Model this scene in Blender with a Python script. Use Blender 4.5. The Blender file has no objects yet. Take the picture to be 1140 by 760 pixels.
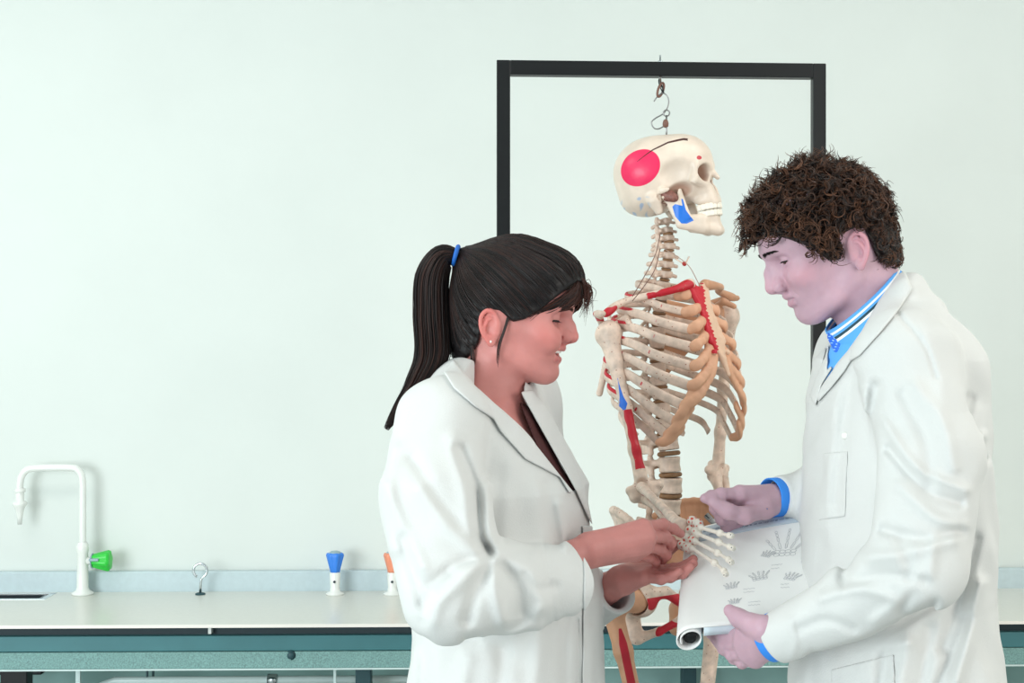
import bpy, bmesh, math, random
import numpy as np
from mathutils import Vector, Matrix
QUICK = 1.0
SC = bpy.context.scene
COL = SC.collection
F = 50.0 / 36.0 * 1140.0        # focal length in pixels of the 1140 px wide frame
EYE = 1.56                      # camera height
rng = np.random.default_rng(7)
random.seed(7)
R_ = math.radians
V3 = lambda *a: np.array(a, float)


def at(px, py, D):
    """the point of the room at distance D that the photograph shows at px, py"""
    return np.array([(px - 570.0) / F * D, D, EYE - (py - 380.0) / F * D])


# ---------------------------------------------------------------- objects
def put(name, me, mat=None, parent=None, **props):
    o = bpy.data.objects.new(name, me)
    COL.objects.link(o)
    if parent is not None:
        o.parent = parent
        o.matrix_parent_inverse = Matrix.Translation(parent.location).inverted() if parent.type == 'EMPTY' and parent.parent is None else Matrix()
    if mat is not None and me is not None:
        for m in (mat if isinstance(mat, (list, tuple)) else [mat]):
            me.materials.append(m)
    for k, v in props.items():
        o[k] = v
    return o


def thing(name, label, cat, loc=(0, 0, 0), group=None):
    o = bpy.data.objects.new(name, None)
    COL.objects.link(o)
    o.location = Vector([float(c) for c in loc])
    o.empty_display_size = .05
    o['label'] = label
    o['category'] = cat
    if group:
        o['group'] = group
    return o


def mesh_np(name, v, f, smooth=True):
    """v (N,3); f (M,k) or list of such arrays"""
    me = bpy.data.meshes.new(name)
    fs = f if isinstance(f, list) else [f]
    fs = [np.asarray(a) for a in fs if len(a)]
    v = np.asarray(v, np.float32)
    me.vertices.add(len(v))
    me.vertices.foreach_set('co', v.ravel())
    nl = sum(a.size for a in fs)
    nf = sum(len(a) for a in fs)
    me.loops.add(nl)
    me.polygons.add(nf)
    me.loops.foreach_set('vertex_index', np.concatenate([a.ravel() for a in fs]).astype(np.int32))
    tot = np.concatenate([np.full(len(a), a.shape[1]) for a in fs]).astype(np.int32)
    st = np.concatenate([[0], np.cumsum(tot)[:-1]]).astype(np.int32)
    me.polygons.foreach_set('loop_start', st)
    try:
        me.polygons.foreach_set('loop_total', tot)
    except Exception:
        pass
    me.polygons.foreach_set('use_smooth', np.full(nf, smooth))
    me.update(calc_edges=True)
    me.validate()
    return me


def attr(me, name, vals):
    a = me.attributes.new(name, 'FLOAT', 'POINT')
    a.data.foreach_set('value', np.asarray(vals, np.float32))


def verts_of(me):
    a = np.empty(len(me.vertices) * 3, np.float32)
    me.vertices.foreach_get('co', a)
    return a.reshape(-1, 3)


# ---------------------------------------------------------------- implicit modelling
def smin(a, b, k):
    if k <= 0:
        return np.minimum(a, b)
    h = np.maximum(k - np.abs(a - b), 0) / k
    return np.minimum(a, b) - h * h * k * .25


def smax(a, b, k):
    return -smin(-a, -b, k)


def seg_t(P, a, b):
    ba = b - a
    t = np.clip(((P - a) @ ba) / max(float(ba @ ba), 1e-12), 0, 1)
    return t, np.linalg.norm(P - a - t[:, None] * ba, axis=1)


def poly_dist(P2, poly):
    """signed distance in 2-D to a closed polygon (inside negative)"""
    poly = np.asarray(poly, np.float32)
    d = np.full(len(P2), 1e9, np.float32)
    s = np.ones(len(P2), np.float32)
    n = len(poly)
    for i in range(n):
        a = poly[i]
        b = poly[i - 1]
        e = b - a
        w = P2 - a
        t = np.clip((w @ e) / max(float(e @ e), 1e-14), 0, 1)
        q = w - t[:, None] * e
        d = np.minimum(d, (q * q).sum(1))
        c1 = P2[:, 1] >= a[1]
        c2 = P2[:, 1] < b[1]
        c3 = e[0] * w[:, 1] > e[1] * w[:, 0]
        fl = (c1 & c2 & c3) | (~c1 & ~c2 & ~c3)
        s = np.where(fl, -s, s)
    return s * np.sqrt(d)


def polyline_dist(P2, pl):
    d = np.full(len(P2), 1e9, np.float32)
    pl = np.asarray(pl, np.float32)
    for i in range(len(pl) - 1):
        d = np.minimum(d, seg_t(P2, pl[i], pl[i + 1])[1])
    return d


class Sdf:
    def __init__(s):
        s.P = []

    def add(s, fn, c, r, op='u', k=0.):
        s.P.append((fn, np.asarray(c, np.float32), float(r), op, float(k)))
        return s

    def cone(s, a, b, ra, rb=None, op='u', k=0., flat=None):
        a = np.asarray(a, np.float32)
        b = np.asarray(b, np.float32)
        rb = ra if rb is None else rb
        if flat is None:
            def fn(P):
                t, d = seg_t(P, a, b)
                return d - (ra + (rb - ra) * t)
        else:
            n = np.asarray(flat[0], np.float32)
            n = n / np.linalg.norm(n)
            q = flat[1]
            A = a + n * ((a @ n) * (1 / q - 1))
            B = b + n * ((b @ n) * (1 / q - 1))

            def fn(P):
                t, d = seg_t(P + n * ((P @ n) * (1 / q - 1))[:, None], A, B)
                return (d - (ra + (rb - ra) * t)) * (.5 + .5 * q)
        return s.add(fn, (a + b) / 2, np.linalg.norm(b - a) / 2 + max(ra, rb), op, k)

    def chain(s, pts, rs, op='u', k=0., flat=None):
        pts = [np.asarray(p, np.float32) for p in pts]
        if not hasattr(rs, '__len__'):
            rs = [rs] * len(pts)
        for i in range(len(pts) - 1):
            s.cone(pts[i], pts[i + 1], rs[i], rs[i + 1], op, k, flat)
        return s

    def ball(s, c, r, op='u', k=0.):
        c = np.asarray(c, np.float32)
        return s.add(lambda P: np.linalg.norm(P - c, axis=1) - r, c, r, op, k)

    def ell(s, c, r, R=None, op='u', k=0.):
        c = np.asarray(c, np.float32)
        r = np.asarray(r, np.float32)
        Rm = np.eye(3, dtype=np.float32) if R is None else np.asarray(R, np.float32)

        def fn(P):
            q = (P - c) @ Rm            # columns of R are the local axes
            k0 = np.linalg.norm(q / r, axis=1)
            k1 = np.linalg.norm(q / (r * r), axis=1)
            return np.where(k1 > 1e-6, k0 * (k0 - 1) / np.maximum(k1, 1e-6), -r.min())
        return s.add(fn, c, r.max(), op, k)

    def box(s, c, h, rnd=0., R=None, op='u', k=0.):
        c = np.asarray(c, np.float32)
        h = np.asarray(h, np.float32) - rnd
        Rm = np.eye(3, dtype=np.float32) if R is None else np.asarray(R, np.float32)

        def fn(P):
            q = np.abs((P - c) @ Rm) - h
            return np.linalg.norm(np.maximum(q, 0), axis=1) + np.minimum(q.max(1), 0) - rnd
        return s.add(fn, c, np.linalg.norm(h) + rnd, op, k)

    def tri(s, a, b, c, th, op='u', k=0.):
        a, b, c = [np.asarray(x, np.float32) for x in (a, b, c)]
        n = np.cross(b - a, c - a)
        n = n / np.linalg.norm(n)
        ths = th if hasattr(th, '__len__') else (th, th, th)

        def fn(P):
            e = [(a, b), (b, c), (c, a)]
            ds = [seg_t(P, p, q)[1] for p, q in e]
            dm = np.minimum(np.minimum(ds[0], ds[1]), ds[2])
            ins = np.ones(len(P), bool)
            for p, q in e:
                ins &= ((P - p) @ np.cross(n, q - p)) >= 0
            d = np.where(ins, np.abs((P - a) @ n), dm)
            # barycentric thickness
            v0, v1 = b - a, c - a
            v2 = P - a
            d00, d01, d11 = v0 @ v0, v0 @ v1, v1 @ v1
            d20, d21 = v2 @ v0, v2 @ v1
            den = d00 * d11 - d01 * d01
            vv = np.clip((d11 * d20 - d01 * d21) / den, 0, 1)
            ww = np.clip((d00 * d21 - d01 * d20) / den, 0, 1)
            uu = np.clip(1 - vv - ww, 0, 1)
            sm = uu + vv + ww
            return d - (uu * ths[0] + vv * ths[1] + ww * ths[2]) / sm
        cc = (a + b + c) / 3
        return s.add(fn, cc, max(np.linalg.norm(x - cc) for x in (a, b, c)) + max(ths), op, k)

    def ev(s, P, prims=None):
        d = np.full(len(P), 1.0, np.float32)
        for fn, c, r, op, k in (s.P if prims is None else prims):
            if op in 'us':
                q = fn(P)
                if r < 5:
                    q = np.maximum(q, np.linalg.norm(P - c, axis=1) - r)
                d = smin(d, q, k) if op == 'u' else smax(d, -q, k)
            elif op == 'i':
                d = smax(d, fn(P), k)
            else:                       # displacement
                if r < 5:
                    m = np.flatnonzero(((P - c) ** 2).sum(1) < r * r)
                    if len(m):
                        d[m] += fn(P[m])
                else:
                    d = d + fn(P)
        return d.astype(np.float32)

    def mesh(s, res, lo=None, hi=None, slack=.35, margin=.0):
        res = res * QUICK
        if lo is None:
            us = [p for p in s.P if p[3] == 'u']
            lo = np.min([p[1] - p[2] for p in us], 0) - .012
            hi = np.max([p[1] + p[2] for p in us], 0) + .012
        n = 16
        B = n * res
        nb = np.ceil((np.asarray(hi) - lo) / B).astype(int)
        lo = np.asarray(lo, np.float32)
        I = np.stack(np.meshgrid(*[np.arange(k) for k in nb], indexing='ij'), -1).reshape(-1, 3)
        cen = lo + (I + .5) * B
        d = np.concatenate([s.ev(c.astype(np.float32)) for c in np.array_split(cen, max(1, len(cen) // 200000))])
        keep = I[np.abs(d) < B * (.87 + slack) + margin]
        g = np.arange(n + 1) * res
        G = np.stack(np.meshgrid(g, g, g, indexing='ij'), -1).reshape(-1, 3).astype(np.float32)
        N1 = nb * n + 2
        key = lambda i, j, k: (i.astype(np.int64) * N1[1] + j) * N1[2] + k
        VK, VP, Q = [], [], []
        half = B * .87
        later, kk = [0] * len(s.P), 0.
        for i in range(len(s.P) - 1, -1, -1):
            kk = max(kk, s.P[i][4])
            later[i] = kk
        for b in keep:
            o = lo + b * B
            c = o + B / 2
            pr = [p for p, kl_ in zip(s.P, later) if p[2] > 5 or np.linalg.norm(p[1] - c) - p[2] < half + kl_ + res * 2 + margin]
            if not any(p[3] == 'u' for p in pr):
                continue
            D = s.ev(G + o.astype(np.float32), pr).reshape(n + 1, n + 1, n + 1)
            if D.min() > 0 or D.max() < 0:
                continue
            sg = D < 0
            cnt = np.zeros((n, n, n), np.int8)
            for a in (0, 1):
                for e in (0, 1):
                    for h in (0, 1):
                        cnt += sg[a:n + a, e:n + e, h:n + h]
            act = np.argwhere((cnt > 0) & (cnt < 8))
            if not len(act):
                continue
            acc = np.zeros((len(act), 3), np.float32)
            num = np.zeros(len(act), np.float32)
            i, j, k = act.T
            for ax in range(3):
                o1, o2 = [x for x in range(3) if x != ax]
                for u in (0, 1):
                    for w in (0, 1):
                        p0 = act.copy()
                        p0[:, o1] += u
                        p0[:, o2] += w
                        p1 = p0.copy()
                        p1[:, ax] += 1
                        a = D[p0[:, 0], p0[:, 1], p0[:, 2]]
                        bb = D[p1[:, 0], p1[:, 1], p1[:, 2]]
                        cr = (a < 0) != (bb < 0)
                        t = np.where(cr, a / np.where(cr, a - bb, 1), 0)
                        pt = p0.astype(np.float32)
                        pt[:, ax] += t
                        acc += pt * cr[:, None]
                        num += cr
            pos = acc / num[:, None]
            gi = act + b * n
            VK.append(key(gi[:, 0], gi[:, 1], gi[:, 2]))
            VP.append(o + pos * res)
            for ax in range(3):
                o1, o2 = (ax + 1) % 3, (ax + 2) % 3
                sl0 = [slice(0, n)] * 3
                sl1 = [slice(0, n)] * 3
                sl1[ax] = slice(1, n + 1)
                A = sg[tuple(sl0)]
                C = sg[tuple(sl1)]
                e = np.argwhere(A != C)
                if not len(e):
                    continue
                fl = A[e[:, 0], e[:, 1], e[:, 2]]
                ge = e + b * n
                cs = []
                for u, w in ((0, 0), (1, 0), (1, 1), (0, 1)):
                    q = ge.copy()
                    q[:, o1] -= u
                    q[:, o2] -= w
                    cs.append(key(q[:, 0], q[:, 1], q[:, 2]))
                q = np.stack(cs, 1)
                q[~fl] = q[~fl][:, ::-1]
                Q.append(q)
        VK = np.concatenate(VK)
        VP = np.concatenate(VP)
        Q = np.concatenate(Q)
        so = np.argsort(VK)
        sk = VK[so]
        ix = np.clip(np.searchsorted(sk, Q), 0, len(sk) - 1)
        ok = (sk[ix] == Q).all(1)
        f = so[ix[ok]]
        # relax a little to take the grid out of the surface
        for lam in (.5, -.52):
            s_ = np.zeros_like(VP)
            nn = np.zeros(len(VP), np.float32)
            for a, c in ((0, 1), (1, 2), (2, 3), (3, 0)):
                for x, y in ((a, c), (c, a)):
                    for dim in range(3):
                        s_[:, dim] += np.bincount(f[:, x], VP[f[:, y], dim], len(VP))
                    nn += np.bincount(f[:, x], minlength=len(VP))
            VP = VP + lam * (s_ / np.maximum(nn, 1)[:, None] - VP) * (nn > 0)[:, None]
        return VP, f

    def obj(s, name, res, mat, parent=None, attrs=None, lo=None, hi=None, slack=.35, margin=0., **props):
        v, f = s.mesh(res, lo, hi, slack, margin)
        v = v.astype(np.float32)
        me = mesh_np(name, v, f)
        for an, fn in (attrs or {}).items():
            attr(me, an, fn(v))
        return put(name, me, mat, parent, **props)


def rot(axis, deg):
    a = np.asarray(axis, float)
    return np.array(Matrix.Rotation(R_(deg), 3, Vector(a)))


def basis(fwd, up=(0, 0, 1)):
    f = np.asarray(fwd, float)
    f = f / np.linalg.norm(f)
    l = np.cross(up, f)
    l = l / np.linalg.norm(l)
    u = np.cross(f, l)
    return np.stack([f, l, u], 1)       # columns forward, left, up


def spline(pts, n=24):
    """Catmull-Rom through the points, also for extra columns"""
    p = np.asarray(pts, float)
    m = len(p)
    if m < 3:
        t = np.linspace(0, 1, n)[:, None]
        return p[0] * (1 - t) + p[-1] * t
    q = np.vstack([2 * p[0] - p[1], p, 2 * p[-1] - p[-2]])
    u = np.linspace(0, m - 1, n)
    i = np.minimum(u.astype(int), m - 2)
    t = (u - i)[:, None]
    a, b, c, d = q[i], q[i + 1], q[i + 2], q[i + 3]
    return .5 * (2 * b + (c - a) * t + (2 * a - 5 * b + 4 * c - d) * t * t + (3 * b - a - 3 * c + d) * t ** 3)


def tubes(lines, radii, sides=6, cap=True, flat=None):
    """one mesh out of many swept lines; radii: number or per-point list per line; flat=(direction, factor)"""
    VV, FF, off = [], [], 0
    for li, L in enumerate(lines):
        L = np.asarray(L, float)
        r = radii[li] if isinstance(radii, (list, tuple)) and len(radii) == len(lines) else radii
        r = np.broadcast_to(np.asarray(r, float), (len(L),))
        T = np.gradient(L, axis=0)
        T /= np.maximum(np.linalg.norm(T, axis=1), 1e-9)[:, None]
        ref = np.array([0, 0, 1.]) if abs(T[0, 2]) < .9 else np.array([1., 0, 0])
        N = np.empty_like(L)
        n = ref - T[0] * (ref @ T[0])
        for i in range(len(L)):
            n = n - T[i] * (n @ T[i])
            n /= max(np.linalg.norm(n), 1e-9)
            N[i] = n
        Bn = np.cross(T, N)
        a = np.arange(sides) / sides * 2 * np.pi
        ring = (np.cos(a)[None, :, None] * N[:, None] + np.sin(a)[None, :, None] * Bn[:, None]) * r[:, None, None]
        if flat is not None:
            fd = np.asarray(flat[0], float)
            fd = fd / np.linalg.norm(fd)
            ring = ring + fd * ((ring @ fd) * (flat[1] - 1))[..., None]
        v = L[:, None] + ring
        m = len(L)
        VV.append(v.reshape(-1, 3))
        i = np.arange(m - 1)[:, None] * sides
        j = np.arange(sides)[None]
        j2 = (j + 1) % sides
        FF.append(np.stack([i + j, i + j2, i + sides + j2, i + sides + j], -1).reshape(-1, 4) + off)
        if cap:
            VV.append(L[[0, -1]])
            c0, c1 = off + m * sides, off + m * sides + 1
            jj = np.arange(sides)
            j3 = (jj + 1) % sides
            FF.append(np.stack([jj + off, np.full(sides, c0), np.full(sides, c0), j3 + off], -1)[:, [0, 1, 3]])
            FF.append(np.stack([off + (m - 1) * sides + jj, off + (m - 1) * sides + j3, np.full(sides, c1)], -1))
            off += 2
        off += m * sides
    q = [f for f in FF if f.shape[1] == 4]
    t = [f for f in FF if f.shape[1] == 3]
    out = [np.concatenate(q)]
    if t:
        out.append(np.concatenate(t))
    return np.concatenate(VV), out


def tube_obj(name, lines, radii, mat, parent=None, sides=8, flat=None, **props):
    v, f = tubes(lines, radii, sides, True, flat)
    return put(name, mesh_np(name, v, f), mat, parent, **props)


def lathe(profile, n=32, loc=(0, 0, 0), axis=(0, 0, 1)):
    """profile: list of (radius, height)"""
    pr = np.asarray(profile, float)
    a = np.arange(n) / n * 2 * np.pi
    B = basis(axis, (0.3, .9, .1) if abs(np.asarray(axis, float)[2]) > .9 else (0, 0, 1))
    v = (pr[:, None, 0:1] * (np.cos(a)[None, :, None] * B[:, 1] + np.sin(a)[None, :, None] * B[:, 2])
         + pr[:, None, 1:2] * B[:, 0]) + np.asarray(loc, float)
    m = len(pr)
    i = np.arange(m - 1)[:, None] * n
    j = np.arange(n)[None]
    j2 = (j + 1) % n
    q = np.stack([i + j, i + j2, i + n + j2, i + n + j], -1).reshape(-1, 4)
    return v.reshape(-1, 3), q


def lathe_obj(name, profile, mat, parent=None, n=32, loc=(0, 0, 0), axis=(0, 0, 1), **props):
    v, q = lathe(profile, n, loc, axis)
    return put(name, mesh_np(name, v, q), mat, parent, **props)


def bm_box(bm, lo, hi, bev=0.):
    r = bmesh.ops.create_cube(bm, size=1)
    lo, hi = Vector(lo), Vector(hi)
    for v in r['verts']:
        v.co = Vector([lo[i] + (v.co[i] + .5) * (hi[i] - lo[i]) for i in range(3)])
    if bev > 0:
        es = list({e for v in r['verts'] for e in v.link_edges})
        bmesh.ops.bevel(bm, geom=es, offset=bev, segments=2, profile=.5, affect='EDGES')


def boxes(name, bs, mat, parent=None, bev=0.002, warp=None, **props):
    bm = bmesh.new()
    for lo, hi in bs:
        bm_box(bm, lo, hi, bev)
    if warp:
        for v in bm.verts:
            v.co = Vector(warp(v.co))
    me = bpy.data.meshes.new(name)
    bm.to_mesh(me)
    bm.free()
    return put(name, me, mat, parent, **props)


# ---------------------------------------------------------------- materials
def lin(c):
    return tuple(((x / 255.) / 12.92 if x <= 10 else ((x / 255. + .055) / 1.055) ** 2.4) for x in c)


def mat(name, rgb, rough=.5, metal=0., spec=.5, noise=0., nscale=20., bump=0., bscale=200., sss=0., coat=0., paints=(), dots=None, stretch=None):
    """paints: (attribute, rgb, low, high) layers mixed where the attribute rises from low to high"""
    m = bpy.data.materials.new(name)
    m.use_nodes = True
    nt = m.node_tree
    b = nt.nodes['Principled BSDF']
    b.inputs['Roughness'].default_value = rough
    b.inputs['Metallic'].default_value = metal
    b.inputs['Specular IOR Level'].default_value = spec
    if coat:
        b.inputs['Coat Weight'].default_value = coat
        b.inputs['Coat Roughness'].default_value = .15
    L = nt.links.new
    tc = nt.nodes.new('ShaderNodeTexCoord')
    co = tc.outputs['Object']
    if stretch:
        mp = nt.nodes.new('ShaderNodeMapping')
        mp.inputs['Scale'].default_value = stretch
        L(co, mp.inputs['Vector'])
        co = mp.outputs['Vector']
    rgbn = nt.nodes.new('ShaderNodeRGB')
    rgbn.outputs[0].default_value = (*lin(rgb), 1)
    cur = rgbn.outputs[0]

    def mix(fac, a, c):
        x = nt.nodes.new('ShaderNodeMix')
        x.data_type = 'RGBA'
        if hasattr(fac, 'links'):
            L(fac, x.inputs[0])
        else:
            x.inputs[0].default_value = fac
        L(a, x.inputs[6])
        if hasattr(c, 'links'):
            L(c, x.inputs[7])
        else:
            x.inputs[7].default_value = (*lin(c), 1)
        return x.outputs[2]
    if noise:
        n = nt.nodes.new('ShaderNodeTexNoise')
        n.inputs['Scale'].default_value = nscale
        n.inputs['Detail'].default_value = 4
        L(co, n.inputs['Vector'])
        mr = nt.nodes.new('ShaderNodeMapRange')
        mr.inputs[1].default_value = .3
        mr.inputs[2].default_value = .7
        L(n.outputs[0], mr.inputs[0])
        cur = mix(mr.outputs[0], cur, tuple(max(0, min(255, c * (1 - noise))) for c in rgb))
    for an, c, lo_, hi_ in paints:
        a = nt.nodes.new('ShaderNodeAttribute')
        a.attribute_name = an
        mr = nt.nodes.new('ShaderNodeMapRange')
        mr.inputs[1].default_value = lo_
        mr.inputs[2].default_value = hi_
        L(a.outputs['Fac'], mr.inputs[0])
        cur = mix(mr.outputs[0], cur, c)
    if dots:
        vo = nt.nodes.new('ShaderNodeTexVoronoi')
        vo.inputs['Scale'].default_value = dots[1]
        L(co, vo.inputs['Vector'])
        mr = nt.nodes.new('ShaderNodeMapRange')
        mr.inputs[1].default_value = dots[2]
        mr.inputs[2].default_value = dots[2] * .8
        L(vo.outputs['Distance'], mr.inputs[0])
        cur = mix(mr.outputs[0], cur, dots[0])
    L(cur, b.inputs['Base Color'])
    if sss:
        b.inputs['Subsurface Weight'].default_value = sss
        b.inputs['Subsurface Radius'].default_value = (1, .35, .2)
        b.inputs['Subsurface Scale'].default_value = .006
    if bump:
        n = nt.nodes.new('ShaderNodeTexNoise')
        n.inputs['Scale'].default_value = bscale
        n.inputs['Detail'].default_value = 3
        L(co, n.inputs['Vector'])
        bp = nt.nodes.new('ShaderNodeBump')
        bp.inputs['Strength'].default_value = bump
        bp.inputs['Distance'].default_value = .002
        L(n.outputs[0], bp.inputs['Height'])
        L(bp.outputs[0], b.inputs['Normal'])
    return m
# ================================================================ ROOM
TH = math.tan(R_(1.3))                       # the wall runs slightly away to the right
YF, YB = 3.40, 3.85                          # front and back of the bench top at x = 0


def yaw(c):
    return (c[0], c[1] + c[0] * TH, c[2])


M_wall = mat('wall_paint', (225, 231, 227), rough=.85, spec=.2, noise=.015, nscale=3, bump=.08, bscale=90)
M_floor = mat('vinyl_floor', (176, 182, 180), rough=.45, noise=.12, nscale=40)
M_ceil = mat('ceiling_paint', (240, 242, 240), rough=.9)
M_top = mat('worktop_laminate', (222, 222, 215), rough=.28, noise=.02, nscale=120)
M_up = mat('upstand_laminate', (196, 213, 218), rough=.4, noise=.03, nscale=60)
M_edge = mat('worktop_edge', (246, 240, 232), rough=.4)
M_teal = mat('teal_enamel', (70, 128, 134), rough=.45, noise=.06, nscale=8)
M_fleck = mat('flecked_teal_board', (138, 182, 178), rough=.6, noise=.25, nscale=320)
M_shadowgap = mat('shadow_gap_dark', (52, 66, 72), rough=.7)  # dark tone holds the shade below the worktop edge
M_black = mat('black_steel', (9, 13, 15), rough=.42, spec=.35)
M_dteal = mat('dark_teal_steel', (38, 74, 80), rough=.5)
M_white = mat('white_enamel', (238, 240, 236), rough=.25, coat=.4)
M_pipe = mat('pale_pipe', (214, 232, 230), rough=.3)
M_back = mat('back_panel', (150, 188, 184), rough=.7, noise=.1, nscale=6)
M_sinkrim = mat('sink_rim_steel', (214, 220, 222), rough=.25, metal=.6)
M_sink = mat('sink_bowl', (34, 44, 50), rough=.3)
M_chrome = mat('chrome', (205, 212, 216), rough=.18, metal=1.)
M_green = mat('green_plastic', (44, 205, 66), rough=.3)
M_greytip = mat('grey_plastic', (150, 176, 184), rough=.35)
M_blue = mat('blue_plastic', (52, 132, 232), rough=.25)
M_orange = mat('orange_plastic', (240, 150, 118), rough=.3)
M_mark = mat('dark_mark', (46, 56, 64), rough=.5)

boxes('wall_back', [((-3.4, 3.876, 0), (3.4, 3.98, 2.9))], M_wall, bev=0, warp=yaw, kind='structure')
boxes('floor', [((-3.4, -1.2, -.1), (3.4, 4.2, 0))], M_floor, bev=0, kind='structure')
boxes('ceiling', [((-3.4, -1.2, 2.9), (3.4, 4.2, 3.0))], M_ceil, bev=0, kind='structure')
boxes('wall_left', [((-3.5, -1.2, 0), (-3.4, 4.2, 2.9))], M_wall, bev=0, kind='structure')
boxes('wall_right', [((3.4, -1.2, 0), (3.5, 4.2, 2.9))], M_wall, bev=0, kind='structure')

ZT = EYE - 313.5 / F * YF - .0                # height of the worktop front edge


def bx(px, D):                               # x of a photo column at the bench
    return (px - 570.0) / F * D


# worktop with the sink cut out of it
sx1 = bx(57, 3.80)
sx0 = sx1 - .42
sy0, sy1 = 3.752, 3.826
L0, L1 = -3.38, 3.38
wt = thing('worktop', 'long pale grey laminate worktop running along the back wall', 'worktop', (0, 3.6, ZT))
boxes('slab', [((L0, YF, ZT - .007), (sx0, YB, ZT)), ((sx1, YF, ZT - .007), (L1, YB, ZT)),
               ((sx0, YF, ZT - .007), (sx1, sy0, ZT)), ((sx0, sy1, ZT - .007), (sx1, YB, ZT))], M_top, wt, 0, yaw)
boxes('edge_strip', [((L0, YF - .002, ZT - .0075), (L1, YF - .0002, ZT + .0003))], M_edge, wt, 0, yaw)
ZU = EYE - 254.5 / F * YB
boxes('upstand', [((L0, YB, ZT - .007), (L1, YB + .022, ZU))], M_up, wt, .003, yaw)

sk = thing('sink', 'dark sink bowl sunk into the worktop below the white swan neck tap', 'sink', ((sx0 + sx1) / 2, 3.797, ZT - .2))
e = .004
boxes('bowl', [((sx0 + e, sy0 + e, ZT - .2), (sx1 - e, sy1 - e, ZT - .19)),
               ((sx0 + e, sy0 + e, ZT - .2), (sx0 + .012, sy1 - e, ZT - .001)), ((sx1 - .012, sy0 + e, ZT - .2), (sx1 - e, sy1 - e, ZT - .001)),
               ((sx0 + e, sy0 + e, ZT - .2), (sx1 - e, sy0 + .012, ZT - .001)), ((sx0 + e, sy1 - .012, ZT - .2), (sx1 - e, sy1 - e, ZT - .001))],
      M_sink, sk, 0, yaw)
boxes('rim', [((sx0 - .012, sy0 - .012, ZT), (sx1 + .012, sy0 + .002, ZT + .0006)), ((sx0 - .012, sy1 - .002, ZT), (sx1 + .012, sy1 + .012, ZT + .0006)),
              ((sx0 - .012, sy0, ZT), (sx0 + .002, sy1, ZT + .0006)), ((sx1 - .002, sy0, ZT), (sx1 + .012, sy1, ZT + .0006))], M_sinkrim, sk, 0, yaw)
lathe_obj('drain', [(0, .003), (.02, .003), (.024, .001), (.024, 0)], M_chrome, sk, 20, yaw(((sx0 + sx1) / 2, 3.797, ZT - .19)))


def zy(y, D):
    return EYE - (y - 380.) / F * D


# the bench frame under the worktop
bf = thing('lab_bench', 'teal steel bench frame carrying the worktop along the back wall', 'bench frame', (0, 3.6, 0))
Yr = YF + .035
z0, z1, z2, z3 = ZT - .0075, zy(706, Yr), zy(723, Yr), zy(742, Yr)
jx = bx(235, Yr)
boxes('shadow_gap_strip', [((L0, Yr + .02, z1 - .002), (jx - .003, Yr + .05, z0)), ((jx + .003, Yr + .02, z1 - .002), (L1, Yr + .05, z0))], M_shadowgap, bf, 0, yaw)  # dark strip: the shadow under the worktop, put into its colour
boxes('joint_bracket', [((jx - .004, Yr, zy(704, Yr)), (jx + .004, Yr + .03, z0))], M_white, bf, .001, yaw)
boxes('upper_rail', [((L0, Yr, z2), (L1, Yr + .05, z1))], M_teal, bf, .002, yaw)
boxes('lower_rail', [((L0, Yr - .004, z3), (L1, Yr + .045, z2 - .001))], M_fleck, bf, .002, yaw)
boxes('rail_flange', [((L0, Yr - .006, z3 - .004), (L1, Yr + .05, z3))], M_pipe, bf, .001, yaw)
bp_ = at(325, 727.5, Yr)
lathe_obj('bolt', [(0, .008), (.005, .008), (.0085, .006), (.0085, 0), (.012, 0), (.012, -.003)], M_dteal, bf, 12, yaw((bp_[0], Yr - .004, bp_[2])), (0, -1, 0))
bp_ = at(793, 726, Yr)
lathe_obj('bolt', [(0, .008), (.005, .008), (.0085, .006), (.0085, 0), (.012, 0), (.012, -.003)], M_black, bf, 12, yaw((bp_[0], Yr - .004, bp_[2])), (0, -1, 0))
for x0, x1, m, d in ((5, 34, M_black, .06), (396, 413, M_dteal, .06), (1003, 1032, M_dteal, .06), (760, 776, M_dteal, .3)):
    a, b = bx(x0, Yr + d), bx(x1, Yr + d)
    boxes('leg', [((a, Yr + d, 0), (b, Yr + d + .045, z3 - .004))], m, bf, .002, yaw)
for x0, x1 in ((88, 93), (372, 375)):
    a, b = bx(x0, Yr + .06), bx(x1, Yr + .06)
    boxes('support_rod', [((a, Yr + .055, 0), (b, Yr + .055 + (b - a), z3 - .004))], M_pipe, bf, .001, yaw)
boxes('back_panel', [((L0, 3.83, 0), (L1, 3.845, z1))], M_back, bf, 0, yaw)

for py, r, x0, x1, lab, D in ((755, .010, -1.02, .02, 'upper pale service pipe running under the bench behind the white rod', 3.6),
                              (768, .013, -1.02, .02, 'lower thick service pipe running under the bench', 3.66)):
    p = thing('service_pipe', lab, 'pipe', (x0, D, zy(py, D)))
    z = zy(py, D)
    tube_obj('pipe', [[yaw((x0 - .02, D, z - .3)), yaw((x0 - .02, D, z - .04)), yaw((x0 - .012, D, z - .012)), yaw((x0 + .02, D, z)), yaw((x1, D, z))]], r, M_pipe, p, 12)
    for q in (.4, .8):
        lathe_obj('collar', [(r, -.012), (r * 1.5, -.012), (r * 1.5, .012), (r, .012)], M_chrome, p, 14, yaw((x0 + (x1 - x0) * q, D, z)), (1, 0, 0))
    for xh in (x0 + .1, x1 - .1):
        boxes('hanger', [((xh, D - .004, z), (xh + .004, D + .004, z1))], M_dteal, p, 0, yaw)

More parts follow.
